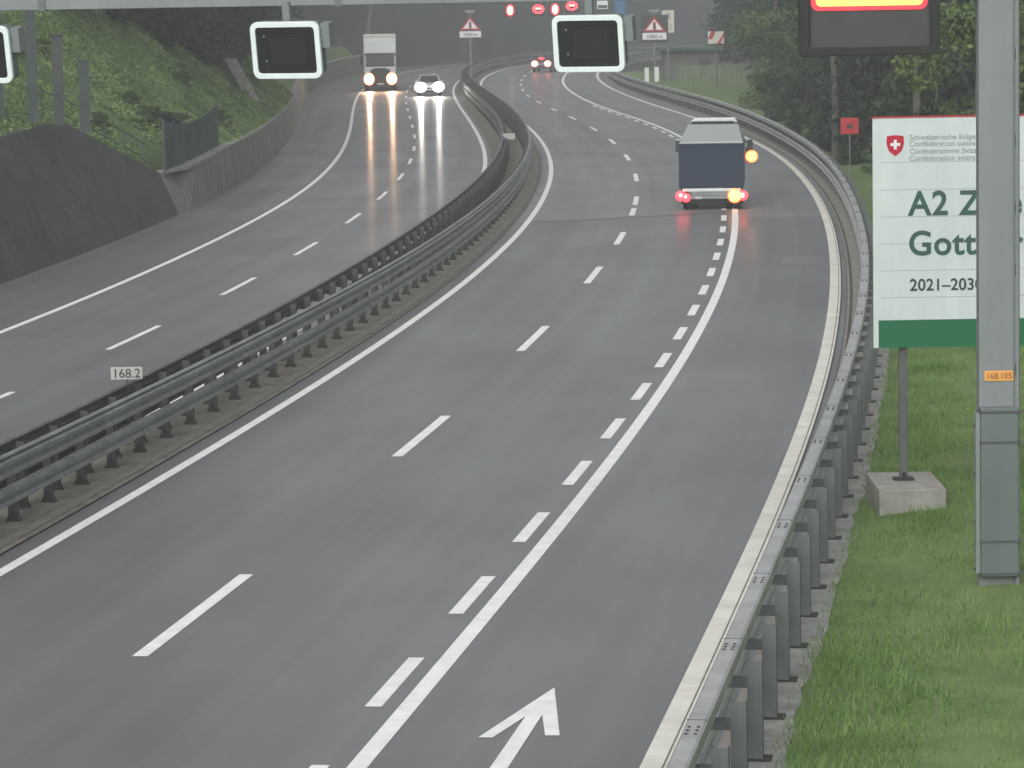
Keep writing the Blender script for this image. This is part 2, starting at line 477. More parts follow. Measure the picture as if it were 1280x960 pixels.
# ------------------------------------------------------------------ setting: ground, roads, markings
g = MB()
g.add([(-1500, -200, -0.08), (1500, -200, -0.08), (1500, 2500, -0.08), (-1500, 2500, -0.08)], [(0, 1, 2, 3)])
tag(g.build('ground', 'floor'), kind='structure')

tag(ribbon('road', K(-0.45), O(dR, 0.32), S0, 112.0, 0.0, 'asphalt', cuts=4), kind='structure')
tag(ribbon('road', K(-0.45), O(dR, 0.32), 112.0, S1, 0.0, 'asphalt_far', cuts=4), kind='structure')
tag(ribbon('road', O(dLL, -0.15), O(dLR, 0.35), S0, S1, 0.0, 'asphalt_left', cuts=4), kind='structure')
tag(ribbon('shoulder', O(dW, 0.0), O(dLL, -0.16), S0, S1, 0.004, 'asphalt_verge', cuts=2), kind='structure')

def median_z(s, d):
    c = (dLR(s) + 0.36 - 0.46) / 2
    return 0.015 + 0.02 * max(0.0, 1 - abs(d - c) / 1.0)
tag(ribbon('median', O(dLR, 0.36), K(-0.46), S0, S1, 0, 'dirt', cuts=6, zf=median_z), kind='structure')
tag(ribbon('gutter', K(-0.80), K(-0.60), S0, S1, 0.06, 'kerb', zf=lambda s, d: median_z(s, d) + 0.012), kind='structure')
tag(ribbon('drain', O(dR, 0.33), O(dRT, 0.12), S0, 400, -0.01, 'kerb', cuts=1, zf=lambda s, d: -0.01), kind='structure')
tag(ribbon('drain_channel', O(dR, 0.40), O(dR, 0.47), S0, 400, 0.0, 'darkgap', zf=lambda s, d: -0.004), kind='structure')
tag(ribbon('concrete_strip', O(dRT, 0.12), lambda s: dRT(s) + 0.60 + 0.02 * math.sin(s * 0.9) + 0.03 * math.sin(s * 3.7 + 1) + 0.02 * math.sin(s * 8.3), S0, 400, 0.01, 'strip', step=0.8), kind='structure')

def line(name, f, w, s0, s1, mat='paint', z=0.006):
    n = max(2, int((s1 - s0) / 1.5))
    return ribbon(name, O(f, -w / 2), O(f, w / 2), s0, s1, z, mat, step=(s1 - s0) / n)
tag(line('edge_line', K(0.0), 0.20, S0, S1), kind='structure')
tag(line('edge_line', dR, 0.30, S0, S1, 'paint_worn'), kind='structure')
tag(line('edge_line', dLL, 0.20, S0, S1, z=0.009), kind='structure')
tag(line('edge_line', dLR, 0.20, S0, S1), kind='structure')
tag(line('lane_line', dS, 0.22, S0, S1), kind='structure')

tag(ribbon('gutter_seam', O(dR, 0.085), O(dR, 0.105), S0, 300, 0.010, 'dirt'), kind='structure')
tag(ribbon('gutter_seam', O(dR, 0.16), O(dR, 0.19), S0, 400, 0.006, 'darkgap'), kind='structure')
def dashes(name, f, w, spans, z=0.006):
    mb = MB()
    for a, b in spans:
        n = max(2, int((b - a) / 1.5))
        o = len(mb.v)
        for i in range(n + 1):
            s = a + (b - a) * i / n
            mb.v += [P(s, f(s) - w / 2, z), P(s, f(s) + w / 2, z)]
        for i in range(n):
            k = o + 2 * i
            mb.f.append((k, k + 1, k + 3, k + 2)); mb.m.append(0)
    return tag(mb.build(name, 'paint'), kind='structure')
cd = [(-8.0, -2.0), (10.0, 16.0), (28.0, 34.2), (46.9, 52.9), (65.2, 71.2), (83.8, 89.8), (99.0, 104.9), (113.8, 118.2), (120.2, 125.8), (137.3, 143.6), (156.2, 162.5), (175.2, 181.5), (194.0, 200.2), (213.2, 219.5)]
cd += [(216.4 + 17.6 * k - 3, 216.4 + 17.6 * k + 3) for k in range(1, 17)]
dashes('lane_line', dC, 0.20, cd)
lcd = [(51.3, 57.2), (66.0, 72.0), (81.0, 87.0), (95.9, 101.8), (111.5, 117.3), (126.2, 132.0), (141.3, 147.2), (156.2, 162.0)]
lcd += [(174 + 16.4 * k - 3, 174 + 16.4 * k + 3) for k in range(0, 20)] + [(36.5 - 15 * k, 42.4 - 15 * k) for k in range(0, 6)]
dashes('lane_line', dLC, 0.16, lcd)
dashes('lane_line', O(dS, -0.41), 0.20, [(25.1 + 6.08 * k, 28.1 + 6.08 * k) for k in range(-12, 36)])

ar = MB()
AR = [(0.44, 40.75), (0.46, 38.05), (0.3, 38.06), (0.28, 39.19), (-0.11, 36.48), (-0.42, 34.3), (-0.61, 34.3), (-0.30, 36.5), (0.09, 39.12), (-0.28, 38.0), (-0.44, 38.02)]
ar.add([(x, y, 0.007) for x, y in AR], [(0, 10, 9, 8), (0, 8, 7, 4, 3), (0, 3, 2, 1), (7, 6, 5, 4)])
tag(ar.build('arrow_marking', 'paint'), kind='structure')

# pavement joint and repair patch
def strip_across(name, pts, w, mat, z=0.004):
    mb = MB()
    (s0_, a), (s1_, b) = pts
    n = 10
    for i in range(n + 1):
        t = i / n
        s = s0_ + (s1_ - s0_) * t; d = a + (b - a) * t
        wob = 0.12 * math.sin(7 * t)
        mb.v += [P(s + wob - w / 2, d, z), P(s + wob + w / 2, d, z)]
    for i in range(n):
        mb.f.append((2 * i, 2 * i + 1, 2 * i + 3, 2 * i + 2)); mb.m.append(0)
    return tag(mb.build(name, mat), kind='structure')
strip_across('pavement_joint', ((109.9, 0.15), (114.8, 7.2)), 0.45, 'patch')
strip_across('pavement_joint', ((114.9, 7.6), (116.2, 10.4)), 0.25, 'patch')
strip_across('pavement_joint', ((110.3, 0.15), (115.2, 7.2)), 0.12, 'darkgap', 0.0065)
strip_across('pavement_joint', ((176.0, 8.2), (190.0, 11.0)), 0.8, 'patch')
pt = MB(); pt.add([P(90.0, 8.97, 0.004), P(90.05, 10.2, 0.004), P(93.1, 10.2, 0.004), P(93.0, 8.97, 0.004)], [(0, 1, 2, 3)])
tag(pt.build('asphalt_patch', 'patch'), kind='structure')

# right verge (grass) and hill on the left
def verge_z(s, d):
    e = d - (dRT(s) + 0.6)
    return 0.0 + 0.10 * min(1, max(0, e)) + 0.05 * math.sin(s * 0.35) * min(1, max(0, e)) + 0.04 * math.sin(d * 1.3 + s * 0.2)*min(1,max(0,e))
tag(ribbon('verge', O(dRT, 0.55), O(dRT, 22), S0, 345, 0, 'turf', cuts=14, zf=verge_z), kind='structure')

WH = T([(-60, 4.4), (98, 4.4), (104, 4.1), (119, 1.5), (124, 1.5), (136, 1.7), (350, 1.7), (388, 1.8), (392, 9.5), (520, 9.5)])
def wall_h(s):
    if s < 104: return 3.85 + 0.25 * max(0.0, (s - 85) / 19)
    if s < 119: return 4.1 + (1.5 - 4.1) * (s - 104) / 15
    if s < 372: return 1.5 + 0.25 * min(1, (s - 119) / 20)
    if s < 384: return 1.75 + (9.5 - 1.75) * (s - 372) / 12
    return 9.5
def batter(s):
    return 0.45 if s < 122 else 0.08
def hill_z(s, e):
    """height of the hillside e metres behind the wall's top"""
    n = 0.5 * math.sin(s * 0.13 + e * 0.21) + 0.35 * math.sin(s * 0.31 - e * 0.4 + 2)
    base = wall_h(s) - 0.12
    k = 0.62 if s < 105 else 0.85
    return base + k * min(e, 30) + 0.22 * max(0, min(e, 90) - 30) + n * min(1, e / 3)
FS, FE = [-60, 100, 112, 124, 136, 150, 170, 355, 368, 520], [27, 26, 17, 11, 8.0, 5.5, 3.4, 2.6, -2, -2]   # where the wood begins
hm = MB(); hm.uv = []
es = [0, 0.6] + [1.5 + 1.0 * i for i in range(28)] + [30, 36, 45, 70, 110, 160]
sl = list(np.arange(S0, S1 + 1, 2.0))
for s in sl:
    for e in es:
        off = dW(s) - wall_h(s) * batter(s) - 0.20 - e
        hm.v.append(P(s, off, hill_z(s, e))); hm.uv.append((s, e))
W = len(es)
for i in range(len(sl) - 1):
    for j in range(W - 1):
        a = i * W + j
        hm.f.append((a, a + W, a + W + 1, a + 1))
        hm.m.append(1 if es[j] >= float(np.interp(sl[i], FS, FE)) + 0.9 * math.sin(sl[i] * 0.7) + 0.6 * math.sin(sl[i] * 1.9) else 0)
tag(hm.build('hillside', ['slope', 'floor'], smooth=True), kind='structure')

def far_hill():
    mb = MB()
    n = 22
    pts = []
    for i in range(n + 1):
        for j in range(8):
            x = -60 + 420 * i / n
            y = 560 + j * 55 + 10 * math.sin(i * 0.9)
            z = -0.1 + (0 if j == 0 else 6 * j + 3 * math.sin(i * 1.3 + j))
            pts.append((x, y, z))
    mb.v = pts
    for i in range(n):
        for j in range(7):
            a = i * 8 + j
            mb.f.append((a, a + 8, a + 9, a + 1)); mb.m.append(0)
    return tag(mb.build('far_hill', 'floor', smooth=True), kind='structure')
far_hill()
rh = MB()
for i in range(31):
    for j in range(6):
        rh.v.append((75 + j * 40 + 6 * math.sin(i), -60 + i * 22, -0.1 + (0 if j == 0 else 6 * j + 2 * math.sin(i * 1.7 + j))))
for i in range(30):
    for j in range(5):
        a = i * 6 + j
        rh.f.append((a, a + 1, a + 7, a + 6)); rh.m.append(0)
tag(rh.build('right_hill', 'floor', smooth=True), kind='structure')

# ------------------------------------------------------------------ walls on the left
def wall_strip(s0, s1, step, thick, mb, mi=0, cap=None):
    ss = list(np.arange(s0, s1, step)) + [s1]
    o = len(mb.v)
    for s in ss:
        h = wall_h(s); b = dW(s); t = b - h * batter(s)
        mb.v += [P(s, b, -0.05), P(s, t, h), P(s, t - thick, h), P(s, b - thick - 0.3, -0.05)]
    n = len(ss)
    for i in range(n - 1):
        for k in range(4):
            a = o + 4 * i + k; b_ = o + 4 * i + (k + 1) % 4
            mb.f.append((a, a + 4, b_ + 4, b_)); mb.m.append(mi)
    mb.f += [(o, o + 1, o + 2, o + 3), tuple(o + 4 * (n - 1) + k for k in (3, 2, 1, 0))]; mb.m += [mi, mi]

rw = empty('retaining_wall', P(80, -13.8, 0))
tag(rw, 'dark sloping retaining wall of stained concrete at the far left', 'wall')
inv = Matrix.Translation(rw.location).inverted()
def child_world(o, root):
    """keep world-space coordinates under an Empty"""
    bpy.context.view_layer.update()
    o.matrix_parent_inverse = Matrix.LocRotScale(root.location, root.rotation_euler, None).inverted()
    return o
mb = MB(); wall_strip(S0, 118.5, 2.5, 0.35, mb)
child_world(mb.build('wall_face', 'shotcrete', rw), rw)
mb = MB()
for k in range(-20, 40):     # recessed joints between the wall bays
    s = k * 3.0
    if s > 112: break
    h = wall_h(s); b = dW(s); t = b - h * batter(s)
    mb.add([P(s - 0.03, b + 0.012, 0), P(s + 0.03, b + 0.012, 0), P(s + 0.03, t + 0.012, h - 0.02), P(s - 0.03, t + 0.012, h - 0.02),
            P(s - 0.03, b - 0.02, 0), P(s + 0.03, b - 0.02, 0), P(s + 0.03, t - 0.02, h - 0.02), P(s - 0.03, t - 0.02, h - 0.02)],
           [(0, 1, 2, 3), (0, 4, 5, 1), (3, 2, 6, 7)])
child_world(mb.build('joint', 'darkgap', rw), rw)
mb = MB()
mb.box(-0.06, 0.06, -0.02, 0.03, 0, 0.42)
o = mb.build('marker_tile', 'white', rw); 
mp = P(86, dW(86) - 1.45 * 0.45 + 0.03, 1.45)
o.matrix_parent_inverse = Matrix.LocRotScale(rw.location, rw.rotation_euler, None).inverted()
o.location = mp; o.rotation_euler = (0, R(-24), heading(86))

lw = empty('concrete_barrier_wall', P(200, -14.4, 0))
tag(lw, 'long low grey concrete wall beside the oncoming lanes below the grass bank', 'wall')
mb = MB(); wall_strip(118.6, 371.5, 3.0, 0.35, mb)
child_world(mb.build('wall_body', 'concrete', lw), lw)
mb = MB()
ss = list(np.arange(119, 371, 3.0))
for s in ss:
    h = wall_h(s); t = dW(s) - h * batter(s)
    mb.v += [P(s, t + 0.05, h + 0.003), P(s, t + 0.05, h + 0.12), P(s, t - 0.40, h + 0.12), P(s, t - 0.40, h + 0.003)]
for i in range(len(ss) - 1):
    for k in range(4):
        a = 4 * i + k; b = 4 * i + (k + 1) % 4
        mb.f.append((a, a + 4, b + 4, b)); mb.m.append(0)
mb.f += [(0, 1, 2, 3)]; mb.m += [0]
child_world(mb.build('coping', 'concrete_cap', lw), lw)

hw = empty('high_retaining_wall', P(440, -15.2, 0))
tag(hw, 'tall plain grey concrete wall rising behind the far end of the curve', 'wall')
mb = MB(); wall_strip(371.6, S1, 3.0, 0.5, mb)
child_world(mb.build('wall_face', 'concrete_far', hw), hw)

# sloping concrete pier where the low wall meets the bank
mb = MB()
c = P(176, dW(176) - 1.0, 0)
mb.add([(0, 0, 1.2), (0.7, 0, 1.2), (-1.6, 4.0, 4.9), (-2.3, 4.0, 4.9), (0, 0.7, -0.1), (0.7, 0.7, -0.1), (-1.6, 4.7, 1.0), (-2.3, 4.7, 1.0)],
       [(0, 1, 2, 3), (4, 7, 6, 5), (0, 4, 5, 1), (1, 5, 6, 2), (2, 6, 7, 3), (3, 7, 4, 0)])
o = mb.build('sloping_pier', 'concrete', bevel=0.04)
o.location = c
tag(o, 'narrow grey concrete buttress climbing the bank behind the low wall', 'buttress')

# green screened fence on the low wall, rockfall posts above the dark wall
fe = empty('screen_fence', P(128, -14.5, 0))
tag(fe, 'fence covered with dark green screening cloth on top of the low wall', 'fence')
mb = MB()
fz = lambda s: wall_h(s) + 0.15
fs = [119, 122, 125, 128, 131, 134, 137]
topz = [3.55, 3.35, 3.22, 3.22, 3.3, 3.45, 3.62]
for s, tz in zip(fs, topz):
    mb.v += [P(s, dW(s) - 0.55, fz(s)), P(s, dW(s) - 0.55, tz), P(s, dW(s) - 0.58, tz), P(s, dW(s) - 0.58, fz(s))]
for i in range(len(fs) - 1):
    for k in range(4):
        a = 4 * i + k; b = 4 * i + (k + 1) % 4
        mb.f.append((a, a + 4, b + 4, b)); mb.m.append(0)
mb.f += [(0, 1, 2, 3), tuple(4 * (len(fs) - 1) + k for k in (3, 2, 1, 0))]; mb.m += [0, 0]
child_world(mb.build('screen_cloth', 'meshgreen', fe), fe)
for s, tz in zip(fs, topz):
    mb = MB(); a = P(s, dW(s) - 0.62, 1.0); b = P(s, dW(s) - 0.62, tz + 0.08)
    mb.cyl(a, b, 0.04, n=8)
    child_world(mb.build('post', 'post', fe), fe)

fr = empty('pipe_railing', P(112, -15.6, 0))
tag(fr, 'thin grey pipe railing stepping down behind the dark sloping wall', 'railing')
mbr = MB()
prev = None
for s in (103, 106, 109, 112, 115, 118):
    h = wall_h(s); d = dW(s) - h * batter(s) - 0.5
    a, b = P(s, d, h - 0.3), P(s, d, h + 1.15)
    q = MB(); q.cyl(a, b, 0.035, n=8)
    child_world(q.build('post', 'post', fr), fr)
    if prev:
        mbr.cyl(prev[0], (b[0], b[1], b[2] - 0.05), 0.025, n=6)
        mbr.cyl(prev[1], (b[0], b[1], b[2] - 0.6), 0.025, n=6)
    prev = ((b[0], b[1], b[2] - 0.05), (b[0], b[1], b[2] - 0.6))
child_world(mbr.build('rail', 'post', fr), fr)

GROUPP = 'heavy steel posts on the bank above the dark wall'
ph = [((-16.6, 115, 4.1), 3.9, 'tall grey rockfall post on the grass bank, nearest to the left picture edge'),
      ((-15.5, 115, 4.3), 3.75, 'tall grey rockfall post on the grass bank, leftmost clear one'),
      ((-14.64, 115, 4.2), 2.9, 'middle-height grey rockfall post on the bank between two others'),
      ((-13.80, 115, 3.95), 2.3, 'lowest grey rockfall post on the bank, nearest to the screened fence')]
for (x, y, z), h, lab in ph:
    e = empty('rockfall_post', (x, y, z - 0.05), R(8))
    tag(e, lab, 'post', GROUPP)
    q = MB()
    q.box(-0.17, 0.17, -0.16, -0.12, 0, h).box(-0.17, 0.17, 0.12, 0.16, 0, h).box(-0.02, 0.02, -0.12, 0.12, 0, h)
    q.build('steel_section', 'darkpost', e)
    q = MB(); q.box(-0.2, 0.2, -0.2, 0.2, h + 0.003, h + 0.06); q.build('cap_plate', 'darkpost', e)

# ------------------------------------------------------------------ guard rails
def sweep(mb, prof, f, s0, s1, step, mi=0, mis=None):
    """prof = closed list of (dd, z) around offset f(s)"""
    n = max(2, int((s1 - s0) / step)); o = len(mb.v); k = len(prof)
    for i in range(n + 1):
        s = s0 + (s1 - s0) * i / n
        for dd, z in prof:
            mb.v.append(P(s, f(s) + dd, z))
    for i in range(n):
        for j in range(k):
            a = o + i * k + j; b = o + i * k + (j + 1) % k
            mb.f.append((a, b, b + k, a + k)); mb.m.append(mis[j] if mis else mi)
    mb.f += [tuple(o + j for j in range(k))[::-1], tuple(o + n * k + j for j in range(k))]; mb.m += [mi, mi]

def box_prof(w, z0, z1, sgn=1):
    c = 0.025
    return [(-w / 2 + c, z0), (w / 2 - c, z0), (w / 2, z0 + c), (w / 2, z1 - c), (w / 2 - c, z1), (-w / 2 + c, z1), (-w / 2, z1 - c), (-w / 2, z0 + c)]
def wbeam(z0, z1, side):
    """ribbed beam: open waves towards side"""
    h = z1 - z0; t = 0.09 * side; u = 0.012 * side
    front = [(0, z0), (t, z0 + .12 * h), (t, z0 + .3 * h), (0.02 * side, z0 + .43 * h), (0.02 * side, z0 + .57 * h), (t, z0 + .7 * h), (t, z0 + .88 * h), (0, z1)]
    back = [(x - u - 0.004 * side, z) for x, z in front][::-1]
    pr = front + back
    return pr if side > 0 else pr[::-1]

def guard_rail(name, label, f, s0, s1, beams, post_dd, post_h, post_first, spacing, post_w, postmat, plate=True, road_side=-1, bolts=False, beam_mat='steel_top'):
    root = empty(name, P(60, f(60), 0))
    tag(root, label, 'guard rail')
    inv = Matrix.LocRotScale(root.location, root.rotation_euler, None).inverted()
    def put(o): o.matrix_parent_inverse = inv; return o
    for nm, prof in beams:
        mb = MB(); sweep(mb, prof, f, s0, s1, 2.0)
        if bolts and nm == 'upper_beam':
            zt = max(z for _, z in prof)
            k = s0
            while k < 140:
                for a in (-0.16, 0.0, 0.16):
                    for b in (-0.045, 0.045):
                        c = P(k + a, f(k) + b, zt - 0.002)
                        mb.cyl(c, (c[0], c[1], zt + 0.012), 0.017, n=6, mi=1)
                mb.cyl(P(k + 0.5, f(k) - 0.1, zt), P(k + 0.5, f(k) + 0.1, zt), 0.006, n=4, mi=1)
                k += 4.28
        put(mb.build(nm, ['steel_top', 'bolt'] if bolts and nm == 'upper_beam' else [beam_mat], root))
    pos = []
    s = post_first
    while s < s1: pos.append(s); s += spacing
    # template post in local coords (along +y = road)
    w = post_w
    q = MB()
    q.box(-w / 2, -w / 2 + 0.012, -w / 2, w / 2, 0, post_h).box(w / 2 - 0.012, w / 2, -w / 2, w / 2, 0, post_h).box(-w / 2 + 0.012, w / 2 - 0.012, -w/2, -w/2+0.012, 0, post_h)
    q.box(min(-road_side * 0, road_side * abs(post_dd)), max(0, road_side * abs(post_dd)), -0.03, 0.03, post_h - 0.30, post_h - 0.18)
    if plate: q.box(-0.17, 0.17, -0.15, 0.15, -0.03, 0.025, 1)
    if plate and w < 0.15:
        q.add([(-0.13, -0.075, 0.026), (0.13, -0.075, 0.026), (0.0, -0.075, 0.25), (-0.13, 0.075, 0.026), (0.13, 0.075, 0.026), (0.0, 0.075, 0.25)], [(0, 1, 2), (3, 5, 4), (0, 2, 5, 3), (1, 4, 5, 2)], 1)
    pd = None
    tpl = q.build('post', [postmat, 'plate'], root, bevel=0)
    bz = 0.0
    for i, s in enumerate(pos[:100]):
        o = tpl if i == 0 else tpl.copy()
        if i: col.objects.link(o); o.parent = root
        put(o)
        x = P(s, f(s) + post_dd, bz)
        o.location = x; o.rotation_euler = (0, 0, heading(s))
    rest = MB()
    for s in pos[100:]:
        a = heading(s); x = P(s, f(s) + post_dd, bz)
        m = Matrix.Translation(x) @ Matrix.Rotation(a, 4, 'Z')
        rest.box(-w / 2, w / 2, -w / 2, w / 2, 0, post_h, 0, m)
    if rest.v:
        o = put(rest.build('post', postmat, root)); o['kind'] = 'stuff'
    return root

guard_rail('guard_rail', 'tall galvanised guard rail with box beam curving along the right edge of the road', dRT, 10, 500,
           [('upper_beam', box_prof(0.20, 0.98, 1.17)), ('lower_beam', wbeam(0.45, 0.76, -1))],
           0.29, 1.08, 18.3, 2.16, 0.16, 'post', road_side=-1, bolts=True)
guard_rail('guard_rail', 'front guard rail of the central reserve, facing the lanes with the blue truck', dMF, 20, 500,
           [('upper_beam', wbeam(0.84, 1.15, 1)), ('lower_beam', wbeam(0.40, 0.70, 1)), ('upper_pipe', box_prof(0.10, 1.155, 1.21))],
           -0.16, 1.12, 28.6, 2.07, 0.14, 'post_median', road_side=1, beam_mat='steel_front')
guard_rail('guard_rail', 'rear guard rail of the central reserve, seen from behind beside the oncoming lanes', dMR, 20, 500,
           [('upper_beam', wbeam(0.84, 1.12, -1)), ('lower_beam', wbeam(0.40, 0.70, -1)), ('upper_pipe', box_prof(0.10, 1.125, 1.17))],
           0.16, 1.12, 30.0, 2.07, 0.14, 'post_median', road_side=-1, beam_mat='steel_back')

# kilometre plates
def km_plate(loc, rz, txt, h, label, w=0.58, ph=0.23):
    e = empty('kilometre_sign', loc, rz)
    tag(e, label, 'sign', 'kilometre plates on the central reserve')
    q = MB(); q.cyl((0, 0.03, 0), (0, 0.03, h), 0.025, n=8); q.build('post', 'post', e)
    q = MB(); q.box(-w / 2, w / 2, -0.012, 0.004, h - ph, h); pl = q.build('plate', 'plategrey', e, bevel=0.004)
    if txt: text('lettering', txt, 0.235, 'textdark', pl, (0, -0.016, h - ph + 0.035), bold=0.002, align='CENTER')
km_plate((-7.06, 64.0, 0), 0.0, '168.2', 1.47, 'small pale plate reading 168.2 above the central guard rail, nearest the camera')
km_plate((0.05, 175.0, 0), 0.0, None, 1.28, 'tiny pale plate between the central guard rails at the far bend', 0.62, 0.30)

# ------------------------------------------------------------------ overhead gantry, its column, the matrix signs
GY = 47.2
ga = empty('sign_gantry', (6.57, GY, 0))
tag(ga, 'grey steel gantry with its thick column on the right grass verge and beam overhead', 'gantry')
q = MB()
q.box(-0.27, 0.20, -0.14, 0.14, -0.3, 8.9)
q.box(0.20, 0.27, -0.20, 0.20, -0.3, 8.9)
col_o = q.build('column', 'gantry', ga, bevel=0.006)
q = MB()
for z in (7.25, 6.1, 5.2, 4.37, 3.02, 2.2, 0.6):
    q = MB(); q.box(0.205, 0.262, -0.235, -0.203, z - 0.09, z + 0.06); q.build('cable_clip', 'strap', ga)
q = MB(); q.cyl((0.235, -0.23, 0.0), (0.235, -0.23, 8.8), 0.022, n=8); q.build('cable_conduit', 'gantry', ga)
q = MB(); q.box(-0.27, 0.235, -0.30, -0.142, 0.20, 2.50); cab = q.build('cabinet', 'cabinet', ga, bevel=0.012)
for z in (2.44, 2.03, 0.68, 0.24):
    q = MB(); q.box(-0.283, 0.30, -0.312, -0.06, z - 0.012, z + 0.014); q.build('strap', 'strap', cab)
q = MB(); q.box(-0.335, -0.272, -0.26, -0.12, 0.24, 2.42); q.build('side_rail', 'gantry', cab, bevel=0.006)
for z in (2.25, 1.6, 0.95, 0.3):
    q = MB(); q.cyl((-0.36, -0.2, z), (-0.325, -0.2, z), 0.018, n=8); q.build('bolt', 'bolt', cab)
q = MB(); q.box(-0.20, 0.19, -0.152, -0.142, 2.845, 2.985); pl = q.build('number_plate', 'orange', ga, bevel=0.02)
text('lettering', '168.105', 0.11, 'orange_text', pl, (-0.005, -0.156, 2.878), align='CENTER', bold=0.001)
q = MB(); q.box(-0.42, 0.42, -0.42, 0.42, -0.35, 0.03); q.build('base', 'block', ga)
q = MB(); q.box(-34.0, 0.20, -0.13, 0.13, 8.03, 8.72)
beam = q.build('beam', 'gantry', ga, bevel=0.01)
for k in range(9):
    x = -0.9 - 3.95 * k
    q = MB(); q.box(x - 0.05, x + 0.05, -0.145, 0.145, 8.015, 8.74); q.build('beam_clamp', 'cabinet', beam)
q = MB(); q.box(-34.5, -34.0, -0.14, 0.14, -0.3, 8.9); q.build('column', 'gantry', ga, bevel=0.01)

def rrect(w, h, r, n=5):
    pts = []
    for cx, cy, a0 in ((w / 2 - r, h / 2 - r, 0), (-w / 2 + r, h / 2 - r, 90), (-w / 2 + r, -h / 2 + r, 180), (w / 2 - r, -h / 2 + r, 270)):
        for i in range(n + 1):
            a = R(a0 + 90 * i / n)
            pts.append((cx + r * math.cos(a), cy + r * math.sin(a)))
    return pts
def ring(mb, outer, inner, y0, y1, mi=0):
    n = len(outer); o = len(mb.v)
    for pts in (outer, inner):
        for y in (y0, y1):
            mb.v += [(x, y, z) for x, z in pts]
    for i in range(n):
        j = (i + 1) % n
        O0, O1, I0, I1 = o, o + n, o + 2 * n, o + 3 * n
        mb.f += [(O0 + i, O0 + j, I0 + j, I0 + i), (O1 + j, O1 + i, I1 + i, I1 + j), (O0 + j, O0 + i, O1 + i, O1 + j), (I0 + i, I0 + j, I1 + j, I1 + i)]
        mb.m += [mi] * 4
def matrix_sign(x, z, label):
    e = empty('matrix_sign', (x, GY - 0.42, z))
    e.rotation_euler = (R(10), 0, R(-17))
    tag(e, label, 'matrix sign', 'blank matrix signs hanging from the gantry')
    q = MB(); q.prism(rrect(0.93, 0.72, 0.09), lambda u, v, w: (u, w, v), 0.20, -0.02); q.build('housing', 'cabinet', e)
    q = MB(); ring(q, rrect(0.97, 0.76, 0.10), rrect(0.83, 0.62, 0.05), -0.06, 0.0); q.build('frame', 'mint', e, bevel=0.006)
    q = MB(); q.prism(rrect(0.83, 0.62, 0.05), lambda u, v, w: (u, w, v), -0.021, -0.035)
    sc = q.build('screen', 'screen', e)
    for (a, b) in ((-0.30, 0.19), (-0.29, -0.14)):
        q = MB(); q.cyl((a, -0.036, b), (a, -0.048, b), 0.014, n=8); q.build('sensor', 'gantry', sc)
    q = MB()
    for i in range(17):
        for j in range(12):
            a, b = -0.2 + i * 0.028, -0.18 + j * 0.031
            q.box(a - 0.006, a + 0.006, -0.041, -0.0355, b - 0.006, b + 0.006)
    q.build('led_dots', 'grille', sc)
    q = MB(); q.box(-0.05, 0.05, 0.06, 0.14, 0.36, 0.62); q.build('bracket', 'gantry', e)
    q = MB(); q.box(0.48, 0.60, 0.02, 0.2, 0.02, 0.34); q.build('junction_box', 'gantry', e)
    return e
matrix_sign(1.10, 7.475, 'blank black matrix sign with pale rounded frame hanging over the near lanes')
matrix_sign(-2.905, 7.455, 'blank black matrix sign with pale rounded frame hanging beside the white lorry')
matrix_sign(-7.0, 7.46, 'blank black matrix sign cut by the left picture edge')

le = empty('led_display', (4.82, GY - 0.35, 0))
tag(le, 'large dark display box at the top right with a glowing red and orange band', 'display')
q = MB(); ring(q, [(0.93, 9.6), (-0.93, 9.6), (-0.93, 7.25), (0.93, 7.25)], [(0.80, 9.47), (-0.80, 9.47), (-0.80, 7.37), (0.80, 7.37)], -0.10, 0.0); q.build('frame', 'black', le, bevel=0.01)
q = MB(); q.box(-0.92, 0.92, 0.001, 0.3, 7.26, 9.59); q.build('housing', 'black', le)
q = MB(); q.box(-0.80, 0.80, -0.03, 0.0, 7.37, 9.47); q.build('panel', 'grille', le)
q = MB(); q.prism([(x, z + 8.17) for x, z in rrect(1.54, 0.64, 0.10)], lambda u, v, w: (u, w, v), -0.031, -0.045)
gl = q.build('light_band', 'led_edge', le)
q = MB(); q.prism([(x, z + 8.17) for x, z in rrect(1.42, 0.53, 0.07)], lambda u, v, w: (u, w, v), -0.0455, -0.055); q.build('light_core', 'led_core', gl)

# ------------------------------------------------------------------ information board
bo = empty('information_board', (6.1, 54.6, 0.45))
tag(bo, 'big white information board with green foot band, partly hidden by the gantry column', 'sign')
BX0, BX1 = 5.66 - 6.1, 5.66 - 6.1 + 4.0
zb, zg, zt = 2.55 - 0.45, 2.98 - 0.45, 6.13 - 0.45
q = MB(); q.box(BX0, BX1, -0.02, 0.02, zg + 0.002, zt); q.build('panel', 'board', bo)
q = MB(); q.box(BX0 + 0.08, BX1, -0.022, 0.02, zb, zg); q.box(BX0, BX0 + 0.078, -0.02, 0.02, zb - 0.0, zg, 1); q.build('foot_band', ['boardgreen', 'board'], bo)
q = MB(); q.box(BX0 - 0.02, BX1 + 0.02, -0.03, 0.03, zt + 0.002, zt + 0.025); q.build('top_edge', 'red', bo)
q = MB()
for i, z in enumerate((5.05, 4.62, 4.2, 3.78, 3.36, 2.94)):
    q.box(BX0 + 0.11, BX1 - 0.1, -0.0205, -0.019, z - 0.06, z - 0.052)
q.build('panel_seam', 'textgrey', bo)
q = MB()
for z in (2.4, 3.4, 4.4, 5.4):
    q.box(BX0 + 0.05, BX1 - 0.05, 0.021, 0.07, z - 0.03, z + 0.03)
q.build('cross_rail', 'steel', bo)
tx = 6.225 - 6.1
text('lettering', 'A2 Zweite', 0.53, 'textgreen', bo, (tx - 0.01, -0.024, 4.62 - 0.45), bold=0.011, xs=0.97, sp=1.06)
